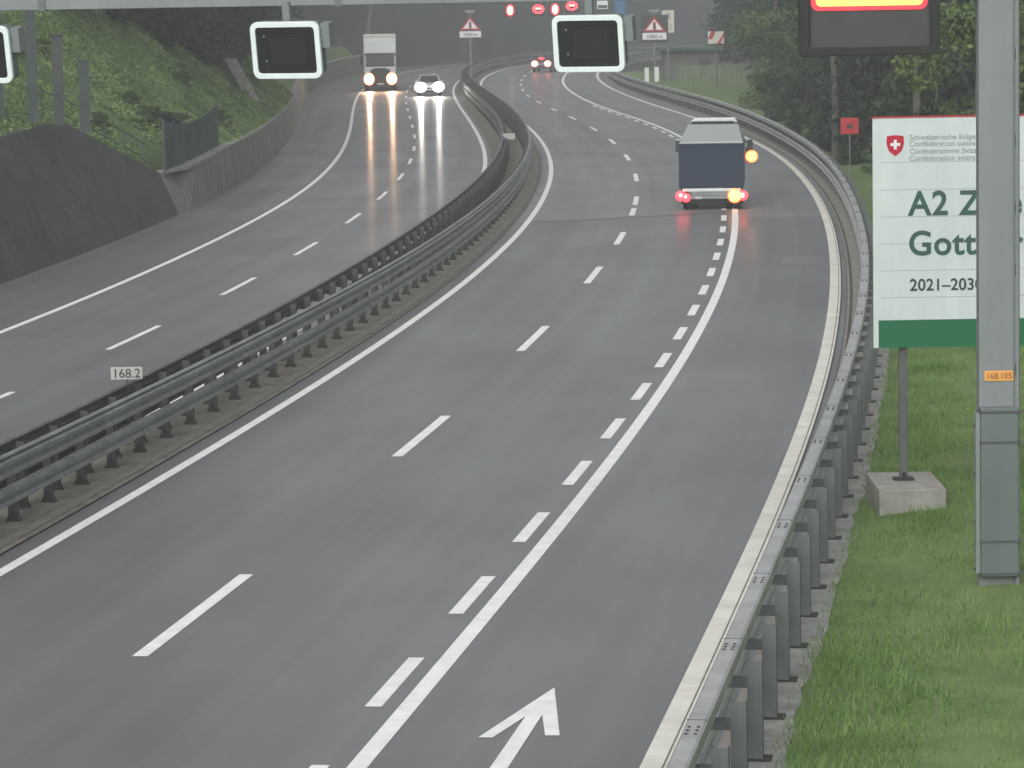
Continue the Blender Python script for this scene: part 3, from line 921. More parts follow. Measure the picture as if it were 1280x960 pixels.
text('lettering', 'Gotthard', 0.53, 'textgreen', bo, (tx - 0.02, -0.024, 4.00 - 0.45), bold=0.011, xs=0.97, sp=1.06)
text('lettering', '2021\u20132030', 0.26, 'textdark', bo, (tx, -0.024, 3.44 - 0.45), bold=0.004, xs=0.95, sp=1.03)
for i, (t, z) in enumerate((('Schweizerische Eidgenossenschaft', 5.79), ('Conf\u00e9d\u00e9ration suisse', 5.69), ('Confederazione Svizzera', 5.575), ('Confederaziun svizra', 5.465))):
    text('lettering', t, 0.115, 'textgrey', bo, (tx, -0.024, z - 0.45), xs=1.05)
sh = [(-0.13, 0.14), (0.0, 0.155), (0.13, 0.14), (0.135, 0.02), (0.10, -0.09), (0.0, -0.17), (-0.10, -0.09), (-0.135, 0.02)]
q = MB(); q.prism(sh[::-1], lambda u, v, w: (u + 6.01 - 6.1, w, v + 5.71 - 0.45), -0.0205, -0.028)
cr = q.build('crest', 'shield', bo)
q = MB(); cx, cz = -0.09, 5.71 - 0.45 + 0.01
q.box(cx - 0.075, cx + 0.075, -0.032, -0.0285, cz - 0.023, cz + 0.023); q.box(cx - 0.023, cx + 0.023, -0.032, -0.0285, cz - 0.075, cz - 0.023); q.box(cx - 0.023, cx + 0.023, -0.032, -0.0285, cz + 0.023, cz + 0.075)
q.build('cross', 'white', cr)
for x in (0.03, 3.0):
    q = MB(); q.box(x - 0.065, x + 0.065, 0.072, 0.18, 0.0, zt - 0.05); ps = q.build('post', 'post', bo, bevel=0.006)
    q = MB(); q.box(x - 0.16, x + 0.16, -0.03, 0.28, 0.003, 0.03); q.box(x - 0.02, x + 0.02, -0.02, 0.27, 0.03, 0.12); q.build('base_plate', 'plate', ps)
FOOT = 'concrete footings under the information board'
for i, (x, lab) in enumerate(((6.15, 'square concrete footing block in the grass under the visible post of the white board'),)):
    q = MB(); q.box(-0.52, 0.52, -1.0, 1.0, -0.3, 0.45)
    o = q.build('concrete_footing', 'block', bevel=0.02)
    o.location = (x, 54.6, 0.0)
    tag(o, lab, 'footing')
q = MB(); q.box(-0.52, 0.52, -1.0, 1.0, -0.3, 0.45); o = q.build('concrete_footing', 'block', bevel=0.02)
o.location = (9.1, 54.6, 0.0)
tag(o, 'concrete footing block under the right-hand post of the white board, hidden behind the column side', 'footing')

# ------------------------------------------------------------------ small red sign, far signs
e = empty('red_sign', (14.58, 150, 0))
tag(e, 'small square red sign on a thin pole among the bushes beyond the guard rail', 'sign')
q = MB(); q.cyl((0, 0, -0.1), (0, 0, 2.0), 0.03, n=8); q.build('post', 'steel', e)
q = MB(); q.box(-0.39, 0.39, -0.06, 0.0, 1.98, 2.68); pl = q.build('panel', 'red', e, bevel=0.02)
q = MB(); q.box(-0.12, 0.12, -0.07, -0.061, 2.24, 2.40); q.build('symbol', 'trim', pl)

def warning_sign(loc, top, label, backing=False):
    e = empty('warning_sign', loc, 0)
    tag(e, label, 'traffic sign', 'red triangle warning signs before the curve')
    q = MB(); q.cyl((0, 0.1, 0), (0, 0.1, top - 0.2), 0.10, n=8); q.build('post', 'steel', e)
    w = 1.05
    tz = top - 2.3
    q = MB(); q.prism([(-w, tz + 0.95), (w, tz + 0.95), (0, top)], lambda u, v, w_: (u, w_, v), -0.03, 0.0); rim = q.build('triangle', 'red', e)
    q = MB(); q.prism([(-w * .70, tz + 1.10), (w * .70, tz + 1.10), (0, top - .28)], lambda u, v, w_: (u, w_, v), -0.045, -0.031); q.build('triangle_face', 'white', rim)
    q = MB()
    for i in range(3):
        q.cyl((0, -0.046, tz + 1.23 + i * 0.22), (0, -0.06, tz + 1.23 + i * 0.22), 0.085, n=10)
    q.box(-0.12, 0.12, -0.0565, -0.0458, tz + 1.12, tz + 1.80, 1)
    q.build('symbol', ['red', 'trim'], rim)
    q = MB(); q.box(-w, w, -0.04, 0.0, tz + 0.25, tz + 0.85); pl = q.build('distance_plate', 'white', e)
    text('lettering', '1000 m', 0.46, 'textdark', pl, (0, -0.045, tz + 0.37), align='CENTER', bold=0.006)
    q = MB(); q.box(-0.45, 0.45, -0.03, 0.05, top + 0.35, top + 0.6); q.box(-0.04, 0.04, 0.0, 0.06, top-0.3, top + 0.35); q.build('lamp_bracket', 'steel', e)
    if backing:
        q = MB(); q.box(-w - 0.15, w + 0.15, 0.0, 0.04, tz, top + 0.1); q.build('backing_board', 'trim', e)
warning_sign((-3.50, 345, 0), 6.1, 'red triangle warning sign on a post in the central reserve, right of the white lorry')
warning_sign((13.03, 310, 0), 6.05, 'red triangle warning sign on dark backing at the right side of the far bend', True)
e = empty('speed_board', (14.6, 318, 0))
tag(e, 'tall cream sign board behind the right-hand red triangle', 'traffic sign')
q = MB(); q.cyl((0, 0.06, 0), (0, 0.06, 6.2), 0.08, n=8); q.build('post', 'steel', e)
q = MB(); q.box(-0.55, 0.55, -0.02, 0.0, 4.5, 6.5); pl = q.build('panel', 'cream', e)
q = MB(); q.box(-0.22, 0.22, -0.03, -0.021, 5.7, 6.25); 
circ = [(0.30 * math.cos(R(a)), 5.05 + 0.30 * math.sin(R(a))) for a in range(0, 360, 20)]
circ2 = [(0.21 * math.cos(R(a)), 5.05 + 0.21 * math.sin(R(a))) for a in range(0, 360, 20)]
ring(q, circ, circ2, -0.03, -0.021); q.build('symbol', 'textgrey', pl)
for i, (x, y, lab) in enumerate(((12.15, 306, 'left one of two upright white marker boards under the right red triangle'), (13.1, 308, 'right one of two upright white marker boards under the right red triangle'))):
    e = empty('marker_board', (x, y, 0)); tag(e, lab, 'marker', 'white marker boards at the far bend')
    q = MB(); q.box(-0.19, 0.19, -0.02, 0.02, 0.35, 1.65); q.build('board', 'white', e)
    q = MB(); q.cyl((0, 0.05, 0), (0, 0.05, 1.6), 0.03, n=6); q.build('post', 'steel', e)

# flat-roofed service building and plank fence on the right of the far bend
e = empty('service_building', (17.0, 322, 0))
tag(e, 'low grey flat-roofed building with a teal roof edge at the far bend', 'building')
q = MB(); q.box(-2.6, 2.4, 0, 6, -0.1, 2.75); q.build('wall', 'render_wall', e)
q = MB(); q.box(-3.1, 2.8, -0.5, 6.5, 2.753, 3.1); q.build('roof', 'roofteal', e, bevel=0.03)
q = MB(); q.box(0.6, 1.6, -0.03, 0.0 - 0.002, 0.0, 2.1); dr = q.build('door', 'trim', e)
e = empty('plank_fence', (18.0, 306, 0), R(-4))
tag(e, 'pale green upright plank fence beside the low grey building', 'fence')
q = MB()
for i in range(24):
    x = -3.2 + i * 0.27
    q.box(x, x + 0.22, -0.03, 0.0, 0.1, 1.75 + 0.12 * random.random())
q.build('plank_panel', 'plank', e)
q = MB(); q.box(-3.2, 3.3, 0.002, 0.08, 0.5, 0.6); q.box(-3.2, 3.3, 0.002, 0.08, 1.3, 1.4); q.build('cross_rail', 'bark', e)
e = empty('barrier_sign', (17.9, 300, 0))
tag(e, 'red and white striped barrier board on a post above the plank fence', 'sign')
q = MB(); q.cyl((0, 0.05, 0), (0, 0.05, 4.2), 0.06, n=8); q.build('post', 'bark', e)
q = MB(); q.box(-0.75, 0.6, -0.02, 0.02, 3.7, 4.75); pl = q.build('panel', 'cream', e)
q = MB(); q.prism([(-0.75, 4.1), (-0.4, 4.1), (-0.05, 4.75), (-0.45, 4.75)], lambda u, v, w: (u, w, v), -0.03, -0.021)
q.prism([(0.0, 3.7), (0.3, 3.7), (0.6, 4.3), (0.6, 4.6)], lambda u, v, w: (u, w, v), -0.03, -0.021); q.build('stripe', 'red', pl)

# far gantry with lit signals
e = empty('far_gantry', (13.4, 402, 0))
tag(e, 'distant dark gantry arm carrying lit signals over the far bend', 'gantry')
q = MB(); q.box(-0.12, 0.12, -0.12, 0.12, -0.1, 7.5); q.build('column', 'gantry', e)
q = MB(); q.box(-14.5, 0.12, -0.13, 0.13, 7.5, 8.0); q.build('beam', 'gantry', e)
def lane_signal(x, z, kind, label):
    s = empty('lane_signal', (x, 401.4, z)); tag(s, label, 'signal', 'lit signals on the distant gantry')
    q = MB(); q.box(-0.8, 0.8, 0.0, 0.4, -0.75, 0.75); q.box(-0.06, 0.06, 0.1, 0.25, 0.75, 7.55 - z); q.build('housing', 'black', s, bevel=0.03)
    if kind == 'ring':
        c1 = [(0.68 * math.cos(R(a)), 0.52 * math.sin(R(a))) for a in range(0, 360, 15)]
        c2 = [(0.42 * math.cos(R(a)), 0.28 * math.sin(R(a))) for a in range(0, 360, 15)]
        q = MB(); ring(q, c1, c2, -0.05, -0.001); q.build('light_ring', 'lamp_red', s)
        q = MB(); q.box(-0.32, 0.32, -0.05, -0.001, -0.04, 0.17); q.build('light_bar', 'lamp_redhot', s)
    else:
        q = MB(); q.ball((0, -0.05, 0), 0.30, 0.06, 0.50); q.build('lamp', 'signal_amber', s)  # lamp drawn large, its bloom included in the shape
        c1 = [(0.5 * math.cos(R(a)), 0.68 * math.sin(R(a))) for a in range(0, 360, 15)]
        c2 = [(0.36 * math.cos(R(a)), 0.54 * math.sin(R(a))) for a in range(0, 360, 15)]
        q = MB(); ring(q, c1, c2, -0.04, -0.001); q.build('lamp_glow_ring', 'led_edge', s)  # reddish glow around the lamp, built as an emissive ring
lane_signal(-0.1 + 0.6, 6.37, 'lamp', 'glowing amber lamp on the distant gantry, leftmost of the lit signals')
lane_signal(3.7, 6.45, 'ring', 'lit red ring signal between the two distant amber lamps')
lane_signal(5.61, 6.40, 'lamp', 'glowing amber lamp between two red rings on the distant gantry')
lane_signal(7.51, 6.75, 'ring', 'lit red ring signal, rightmost of the lit distant signals')
s = empty('blue_sign', (13.1, 401.3, 6.4)); tag(s, 'small plain blue rectangular sign on the distant gantry column', 'sign')
q = MB(); q.box(-0.7, 0.5, 0, 0.06, -0.9, 0.9); q.build('panel', 'blue', s); q = MB(); q.box(-0.1, 0.1, 0.06, 0.5, -0.1, 0.1); q.build('bracket', 'steel', s)
s = empty('white_signal_box', (11.0, 401.3, 6.9)); tag(s, 'pale signal box hanging from the distant gantry left of the blue sign', 'signal')
q = MB(); q.box(-0.6, 0.6, 0, 0.4, -0.55, 0.6); q.build('housing', 'mint', s, bevel=0.03); q = MB(); q.box(-0.5, 0.5, -0.02, -0.001, -0.45, -0.1); q.build('louvre', 'grille', s)

# ------------------------------------------------------------------ vehicles
def wheel(parent, x, y, r, w, twin=False):
    q = MB(); q.cyl((x - w / 2, y, r), (x + w / 2, y, r), r, n=20)
    wh = q.build('wheel', 'tyre', parent, bevel=0.03)
    sgn = 1 if x > 0 else -1
    q = MB(); q.cyl((x + sgn * (w / 2 + 0.002), y, r), (x + sgn * (w / 2 + 0.03), y, r), r * 0.55, r * 0.45, n=16); q.build('rim', 'rim', wh)
    return wh

# blue tarpaulin truck, rear view.  local: +y forward, origin under the tail
bt = empty('tarpaulin_truck', (7.6, 131.5, 0), R(-4.2))
tag(bt, 'truck with blue tarpaulin back driving away, orange indicators and red tail lights lit', 'truck')
q = MB(); q.box(-1.21, 1.21, 0.0, 5.6, 0.82, 2.47); q.build('cargo_body', 'tarp', bt, bevel=0.03)
q = MB()
q.add([(-1.22, -0.02, 2.475), (1.22, -0.02, 2.475), (1.22, 5.6, 2.475), (-1.22, 5.6, 2.475), (-1.17, 0.05, 2.56), (1.17, 0.05, 2.56), (0.98, 5.4, 3.0), (-0.98, 5.4, 3.0)],
      [(0, 3, 2, 1), (4, 5, 6, 7), (0, 1, 5, 4), (1, 2, 6, 5), (2, 3, 7, 6), (3, 0, 4, 7)])
q.build('roof', 'tarproof', bt, bevel=0.04)
q = MB()
for zz in (1.25, 1.75, 2.2):
    q.box(-1.16, 1.16, -0.012, -0.001, zz - 0.012, zz + 0.012)
q.box(-0.012, 0.012, -0.014, -0.0125, 0.84, 2.4)
q.build('tarp_strap', 'tarpseam', bt)
q = MB()
for x in (-1.22, 1.17):
    q.box(x, x + 0.05, -0.035, 0.0, 0.82, 2.47)
q.box(-1.17, 1.17, -0.03, -0.001, 2.40, 2.47); q.build('rear_frame', 'tarp', bt)
q = MB(); q.box(-1.15, 1.15, 5.75, 7.5, 0.55, 2.75); cb = q.build('cab', 'truckwhite', bt, bevel=0.12)
q = MB()
q.prism([(-0.95, 3.03), (0.95, 3.03), (0.85, 3.22), (-0.72, 3.22)], lambda u, v, w: (u, w, v), 5.75, 6.6); q.build('wind_deflector', 'truckwhite', cb, bevel=0.04)
q = MB(); q.box(-0.86, 0.80, 5.60, 5.74, 2.86, 3.10); q.build('deflector_gap', 'black', cb)
q = MB(); q.box(-1.10, 1.10, -0.06, 0.04, 0.68, 0.80); q.build('tail_beam', 'truckwhite', bt, bevel=0.02)
q = MB(); q.box(-0.80, 0.62, -0.10, -0.03, 0.40, 0.52); q.build('underrun_bar', 'gantry', bt, bevel=0.02)
q = MB(); q.box(-0.45, -0.38, 0.0, 7.0, 0.5, 0.8).box(0.38, 0.45, 0.0, 7.0, 0.5, 0.8); q.build('chassis', 'trim', bt)
q = MB(); q.box(-1.15, 1.15, 0.15, 0.2, 0.22, 0.8); q.build('mudflap', 'black', bt)
for x in (-0.95, -0.66, 0.66, 0.95): wheel(bt, x, 0.75, 0.44, 0.26)
for x in (-0.95, 0.95): wheel(bt, x, 6.6, 0.44, 0.28)
q = MB(); q.box(-0.85, 0.72, -0.05, 0.0, 0.53, 0.675); q.build('rear_panel', 'gantry', bt)
q = MB(); q.box(-0.62, -0.36, -0.11, -0.102, 0.41, 0.51); q.build('number_plate', 'plategrey', bt)
for sx in (-1, 1):
    q = MB(); q.box(sx * 1.05 - 0.27, sx * 1.05 + 0.27, -0.10, 0.02, 0.36, 0.64)
    lh = q.build('tail_light', 'trim', bt, bevel=0.02)
    q = MB(); q.ball((sx * 1.16, -0.11, 0.53), 0.20, 0.05, 0.19); q.build('lens', 'lamp_red', lh)
    q = MB(); q.ball((sx * 1.16, -0.155, 0.56), 0.07, 0.03, 0.07); q.ball((sx * (0.97 if sx < 0 else 1.16), -0.17, 0.50), 0.055, 0.03, 0.06); q.build('bulb', 'lamp_redhot', lh)
    if sx < 0:
        q = MB(); q.ball((-0.96, -0.125, 0.47), 0.17, 0.05, 0.17); q.build('lens', 'lamp_red', lh)
    else:
        q = MB(); q.ball((0.86, -0.12, 0.52), 0.275, 0.06, 0.285); q.build('indicator_halo', 'lamp_amber_halo', lh)  # larger glowing ball added behind the lens as its halo
        q = MB(); q.ball((0.86, -0.16, 0.53), 0.235, 0.07, 0.245); q.build('indicator', 'lamp_amber', lh)
for sx in (-1, 1):
    q = MB(); q.box(sx * 1.42 - 0.10, sx * 1.42 + 0.10, 7.2, 7.35, 1.85, 2.3); q.box(min(sx * 1.15, sx * 1.42), max(sx * 1.15, sx * 1.42), 7.25, 7.29, 2.2, 2.24)
    mr_ = q.build('mirror', 'trim', bt, bevel=0.03)
q = MB(); q.box(1.26, 1.52, 4.9, 5.0, 1.55, 2.1); q.box(1.2, 1.35, 4.93, 4.98, 1.75, 1.82); ih = q.build('side_indicator', 'trim', bt, bevel=0.03)
q = MB(); q.ball((1.48, 4.86, 1.75), 0.26, 0.06, 0.255); q.build('rim', 'lamp_amber_halo', ih)  # halo of the side lamp, an added glowing ball
q = MB(); q.ball((1.48, 4.82, 1.75), 0.22, 0.07, 0.21); q.build('lens', 'lamp_amber', ih)

# white lorry, coming towards the camera. local: +y = driving direction (towards camera after rotation)
px_ = P(292, -8.85)
k = 1.12
lt = empty('white_lorry', (px_[0], px_[1], 0), heading(292) + math.pi + R(1))
lt.scale = (k, k, 1.20)
tag(lt, 'white lorry with box trailer coming towards the camera with headlights on', 'lorry')
q = MB()
q.box(-1.23, 1.23, -2.2, 0.0, 0.9, 1.75); q.box(-1.20, 1.20, -2.2, -0.05, 1.75, 2.75)
cb = q.build('cab', 'truckwhite', lt, bevel=0.07)
q = MB(); q.box(-1.08, 1.08, -0.045, 0.012, 1.82, 2.58); q.build('windscreen', 'glass_pale', cb, bevel=0.01)
q = MB(); q.box(-1.19, 1.19, -0.04, 0.006, 1.775, 1.815); q.box(-1.19, 1.19, -0.04, 0.03, 2.60, 2.72); q.build('windscreen_trim', 'trim', cb)
q = MB(); q.add([(-1.18, -0.1, 2.76), (1.18, -0.1, 2.76), (1.1, -1.9, 3.62), (-1.1, -1.9, 3.62), (-1.18, -2.2, 2.76), (1.18, -2.2, 2.76)],
                [(0, 1, 2, 3), (0, 4, 5, 1), (1, 5, 2), (0, 3, 4), (3, 2, 5, 4)]); q.build('wind_deflector', 'truckwhite', cb)
q = MB(); q.box(-0.75, 0.75, 0.001, 0.05, 0.75, 1.55); q.box(-0.5, 0.5, 0.0, 0.04, 1.55, 1.66); q.build('grille', 'trim', cb, bevel=0.01)
q = MB(); q.box(-1.22, 1.22, -0.3, 0.07, 0.35, 0.88); bm_ = q.build('bumper', 'trim', lt, bevel=0.05)
q = MB(); q.box(-0.26, 0.26, 0.072, 0.08, 0.45, 0.56); q.build('number_plate', 'white', bm_)
for sx in (-1, 1):
    q = MB(); q.ball((sx * 0.88, 0.10, 0.86), 0.44, 0.06, 0.47); hl = q.build('headlight', 'lamp_warm_halo', lt, smooth=True)  # outer glowing ball added as the orange halo of the lens
    q = MB(); q.ball((sx * 0.88, 0.14, 0.87), 0.38, 0.07, 0.41); q.build('lens', 'lamp_warm', hl, smooth=True)  # lens oversized to stand for the lamp's bloom
    q = MB(); q.box(sx * 1.42 - 0.1, sx * 1.42 + 0.1, -0.2, -0.1, 1.9, 2.6); q.box(min(sx * 1.2, sx * 1.42), max(sx * 1.2, sx * 1.42), -0.17, -0.13, 2.5, 2.56); q.build('mirror', 'trim', cb, bevel=0.02)
q = MB(); q.box(-1.27, 1.27, -13.0, -2.7, 1.1, 3.98); tr = q.build('trailer', 'white', lt, bevel=0.04)
q = MB(); q.box(-1.27, 1.27, -2.9, -2.695, 3.80, 3.985); q.build('trailer_edge', 'cream', tr)
q = MB(); q.box(-0.5, 0.5, -13.0, -0.5, 0.7, 1.05); q.build('chassis', 'trim', lt)
for y in (-1.2, -4.6, -10.2, -11.4):
    for x in (-1.08, 1.08): wheel(lt, x, y, 0.5, 0.3)

# light car, coming towards the camera
def car(name, loc, rz, paint, label, k=1.0):
    c = empty(name, loc, rz); c.scale = (k, k, k)
    tag(c, label, 'car')
    prof = [(-2.15, 0.32), (-2.2, 0.75), (-2.05, 0.95), (-1.35, 1.0), (0.95, 0.98), (2.0, 0.80), (2.15, 0.62), (2.12, 0.30)]
    q = MB(); q.prism(prof, lambda u, v, w: (w, u, v), -0.88, 0.88); bd = q.build('body', paint, c, bevel=0.09)
    q = MB()
    q.add([(-0.80, -1.9, 0.98), (0.80, -1.9, 0.98), (0.80, 1.0, 0.98), (-0.80, 1.0, 0.98), (-0.62, -1.35, 1.46), (0.62, -1.35, 1.46), (0.62, 0.15, 1.48), (-0.62, 0.15, 1.48)],
          [(0, 3, 2, 1), (4, 5, 6, 7), (0, 1, 5, 4), (1, 2, 6, 5), (2, 3, 7, 6), (3, 0, 4, 7)])
    q.build('cabin_glass', 'glass', c, bevel=0.04)
    q = MB(); q.box(-0.64, 0.64, -1.36, 0.14, 1.475, 1.52); q.build('roof', paint, c, bevel=0.02)
    q = MB()
    for sx in (-1, 1):
        q.cyl((sx * 0.80, 1.0, 0.99), (sx * 0.63, 0.14, 1.49), 0.045, n=6)
        q.cyl((sx * 0.80, -1.9, 0.99), (sx * 0.63, -1.36, 1.48), 0.06, n=6)
    q.build('pillar', paint, c)
    q = MB(); q.box(-0.75, 0.75, 2.08, 2.16, 0.26, 0.42); q.box(-0.55, 0.55, 2.06, 2.165, 0.50, 0.62); q.build('grille', 'trim', c, bevel=0.01)
    q = MB(); q.box(-0.26, 0.26, 2.168, 2.18, 0.42, 0.53); q.build('number_plate', 'white', c)
    for sx in (-1, 1):
        for y in (-1.35, 1.35): wheel(c, sx * 0.80, y, 0.32, 0.2)
        q = MB(); q.box(min(sx * 0.82, sx * 1.02), max(sx * 0.82, sx * 1.02), 0.62, 0.74, 0.98, 1.12); q.build('mirror', paint, c, bevel=0.03)
    return c
px_ = P(276, -4.70)
cr_ = car('oncoming_car', (px_[0], px_[1], 0), heading(276) + math.pi, 'carwhite', 'silver car coming towards the camera with dazzling headlights beside the lorry', 1.1)
for sx in (-1, 1):
    q = MB(); q.ball((sx * 0.66, 2.17, 0.66), 0.46, 0.10, 0.38); q.build('headlight', 'lamp_white', cr_, smooth=True)  # lamps enlarged, the bloom around them built into the shape
px_ = P(357, 5.3)
cf = car('departing_car', (px_[0], px_[1], 0), heading(357) - R(6), 'cardark', 'dark car with bright red tail lights braking at the far bend', 1.1)
for sx in (-1, 1):
    q = MB(); q.ball((sx * 0.62, -2.18, 0.82), 0.34, 0.07, 0.30); q.build('tail_light', 'lamp_redhot', cf, smooth=True)
q = MB(); q.ball((0, -1.98, 1.3), 0.30, 0.06, 0.12); q.build('brake_light', 'lamp_red', cf, smooth=True)

# headlight beams: the lamps' own light
def spot(parent, x, y, z, c, w):
    l = bpy.data.lights.new('headlight_beam', 'SPOT'); l.energy = w; l.spot_size = R(40); l.spot_blend = 0.8; l.color = c; l.shadow_soft_size = 0.15
    o = bpy.data.objects.new('headlight_beam', l); link(o, parent); o.location = (x, y, z)
    o.rotation_euler = (R(87), 0, 0)
spot(cr_, -0.66, 2.5, 0.66, (1, .95, .88), 1200); spot(cr_, 0.66, 2.5, 0.66, (1, .95, .88), 1200)
spot(lt, -0.88, 0.4, 0.86, (1, .6, .35), 1500); spot(lt, 0.88, 0.4, 0.86, (1, .6, .35), 1500)

# ------------------------------------------------------------------ vegetation
def leaf_mesh(name, centers, size, mat, up=0.0, aspect=0.6):
    """many small leaf-clump quads in one crown mesh"""
    n = len(centers)
    a = rng.normal(size=(n, 3)); a /= np.linalg.norm(a, axis=1)[:, None]
    b = rng.normal(size=(n, 3)); b -= (a * b).sum(1)[:, None] * a; b /= np.linalg.norm(b, axis=1)[:, None]
    sz = size * rng.uniform(0.6, 1.4, n)[:, None]
    a = a * sz; b = b * sz * aspect
    v = np.stack([centers - a, centers - b * 0.9, centers + a, centers + b * 0.9], 1).reshape(-1, 3)
    me = bpy.data.meshes.new(name)
    me.vertices.add(4 * n); me.vertices.foreach_set('co', v.ravel())
    me.loops.add(4 * n); me.loops.foreach_set('vertex_index', np.arange(4 * n))
    me.polygons.add(n); me.polygons.foreach_set('loop_start', np.arange(n) * 4); me.polygons.foreach_set('loop_total', np.full(n, 4))
    me.materials.append(M[mat]); me.update(calc_edges=True); me.validate()
    return me

def broadleaf_pts(h, w, n, base=0.15, clumps=26):
    cs = []
    for i in range(clumps):
        t = rng.uniform(0, 1); z = h * (base + (1 - base) * t)
        rmax = w * (math.sin(math.pi * (0.12 + 0.80 * t)) ** 0.7)
        r = rmax * math.sqrt(rng.uniform(0.1, 1)); a = rng.uniform(0, 6.283)
        cs.append((r * math.cos(a), r * math.sin(a), z, rng.uniform(0.10, 0.19) * h * 0.8))
    out = []
    for _ in range(n):
        c = cs[rng.integers(len(cs))]
        p = rng.normal(size=3); p /= np.linalg.norm(p); p *= c[3] * rng.uniform(0.55, 1.05)
        p[2] *= 0.75
        out.append((c[0] + p[0], c[1] + p[1], c[2] + p[2]))
    return np.array(out)
def spruce_pts(h, w, n):
    out = []
    tiers = int(h / 0.8)
    for _ in range(n):
        t = rng.integers(tiers) / tiers
        z = h * (0.12 + 0.88 * t); r0 = w * (1 - t) ** 0.85 * (0.85 + 0.3 * rng.random())
        k = rng.integers(9); a = k * 0.698 + t * 17 + rng.normal() * 0.16
        r = r0 * rng.uniform(0.1, 1) ** 0.6
        out.append((r * math.cos(a), r * math.sin(a), z - 0.28 * r + rng.normal() * 0.08))
    return np.array(out)
def trunk_mb(h, r, limbs=6, lean=0.0):
    q = MB(); n = 6
    prev = Vector((0, 0, -0.3)); pr = r * 1.15
    for i in range(1, n + 1):
        t = i / n
        c = Vector((lean * t * t + 0.06 * math.sin(i * 2), 0.05 * math.cos(i * 1.7), h * t)); cr2 = r * (1 - 0.85 * t) + 0.02
        q.cyl(prev, c, pr, cr2, n=8)
        prev, pr = c, cr2
    for i in range(limbs):
        z = h * (0.3 + 0.55 * i / max(1, limbs)); a = i * 2.4
        L = h * 0.2
        q.cyl((0, 0, z), (L * math.cos(a), L * math.sin(a), z + L * 0.55), r * 0.32, r * 0.08, n=6)
    return q
proto = {}
def make_proto(kind, i, h, w, n, size, mat, limbs, r):
    pts = spruce_pts(h, w, n) if kind == 'spruce' else broadleaf_pts(h, w, n, base=-0.05 if kind == 'shrub' else 0.2, clumps=34 if kind == 'shrub' else 26)
    proto[(kind, i)] = (leaf_mesh('crown', pts, size, mat), None, limbs, h, r)
for i in range(3):
    make_proto('broad', i, 13 + 2 * i, 3.6 + 0.4 * i, 9000, 0.17, 'leaf', 7, 0.22)
    make_proto('spruce', i, 17 + 3 * i, 3.0 + 0.3 * i, 9000, 0.20, 'needle', 0, 0.24)
make_proto('shrub', 0, 3.2, 1.7, 5200, 0.12, 'leaf', 3, 0.06)
make_proto('shrub', 1, 2.4, 1.5, 4800, 0.11, 'leaf_light', 3, 0.05)
make_proto('light', 0, 9.0, 3.0, 12000, 0.14, 'leaf_light', 6, 0.16)
trunk_meshes = {}
def plant(name, key, loc, rz, sc, label, cat, group=None):
    cm, _, limbs, h, r = proto[key]
    e = empty(name, loc, rz); e.scale = (sc[0], sc[0], sc[1])
    tag(e, label, cat, group)
    if key not in trunk_meshes:
        o = trunk_mb(h * 0.9, r, limbs).build('trunk', 'bark', e); trunk_meshes[key] = o.data
    else:
        o = bpy.data.objects.new('trunk', trunk_meshes[key]); link(o, e)
    o2 = bpy.data.objects.new('crown', cm); link(o2, e)
    return e

def ray_x(x, y): return 640 + 4389.5 * x / y

def zoneL(s):
    return ('on the slope above the screened fence' if s < 140 else 'above the low concrete wall near the buttress' if s < 200 else
            'in the wood above the low wall left of the lorry' if s < 300 else 'in haze above the wall beside the lorry' if s < 372 else 'standing above the tall far concrete wall')
def zoneR(px):
    return ('left of the first bare trunk beyond the right guard rail' if px < 976 else 'between the two bare trunks right of the road' if px < 1048 else
            'behind the small red sign' if px < 1093 else 'behind the white information board' if px < 1221 else 'behind the gantry column at the right edge')
# forest on the left bank and behind the tall wall
cnt = 0
tries = 0
while cnt < 125 and tries < 5000:
    tries += 1
    s = random.uniform(108, 520) if cnt % 2 else random.uniform(108, 240)
    edge = float(np.interp(s, FS, FE)) + 0.3
    e_ = edge + abs(random.gauss(0, 1)) * (6 if random.random() < 0.6 else 16)
    d = dW(s) - wall_h(s) * batter(s) - 0.2 - e_
    x, y, _ = P(s, d)
    z = hill_z(s, e_) - 0.3
    px = ray_x(x, y)
    if px < -80 or px > 1100: continue
    if s > 330 and e_ < 6 and s < 372: continue
    kind = 'spruce' if random.random() < 0.72 else 'broad'
    key = (kind, random.randrange(3))
    sc = random.uniform(0.7, 1.15)
    plant('spruce_tree' if kind == 'spruce' else 'broadleaf_tree', key, (x, y, z), random.uniform(0, 6.28), (sc, sc * random.uniform(0.9, 1.15)),
          ('dark spruce ' if kind == 'spruce' else 'leafy green tree ') + zoneL(s), 'tree',
          'spruces on the left hillside' if kind == 'spruce' else 'broadleaf trees on the left hillside')
    cnt += 1
# forest on the right, outside of the curve
cnt = tries = 0
while cnt < 115 and tries < 8000:
    tries += 1
    s = random.uniform(70, 345)
    d = 15.5 + abs(random.gauss(0, 1)) * 16
    x, y, _ = P(s, d)
    px = ray_x(x, y)
    if px < (1045 if y < 262 else 990) or px > 1420 or y < 118: continue
    if y < 160 and px < 1235: continue
    kind = 'spruce' if random.random() < 0.5 else 'broad'
    key = (kind, random.randrange(3))
    sc = random.uniform(0.75, 1.1)
    plant('spruce_tree' if kind == 'spruce' else 'broadleaf_tree', key, (x, y, -0.2), random.uniform(0, 6.28), (sc, sc),
          ('dark spruce ' if kind == 'spruce' else 'leafy green tree ') + zoneR(px), 'tree',
          'spruces right of the road' if kind == 'spruce' else 'broadleaf trees right of the road')
    cnt += 1
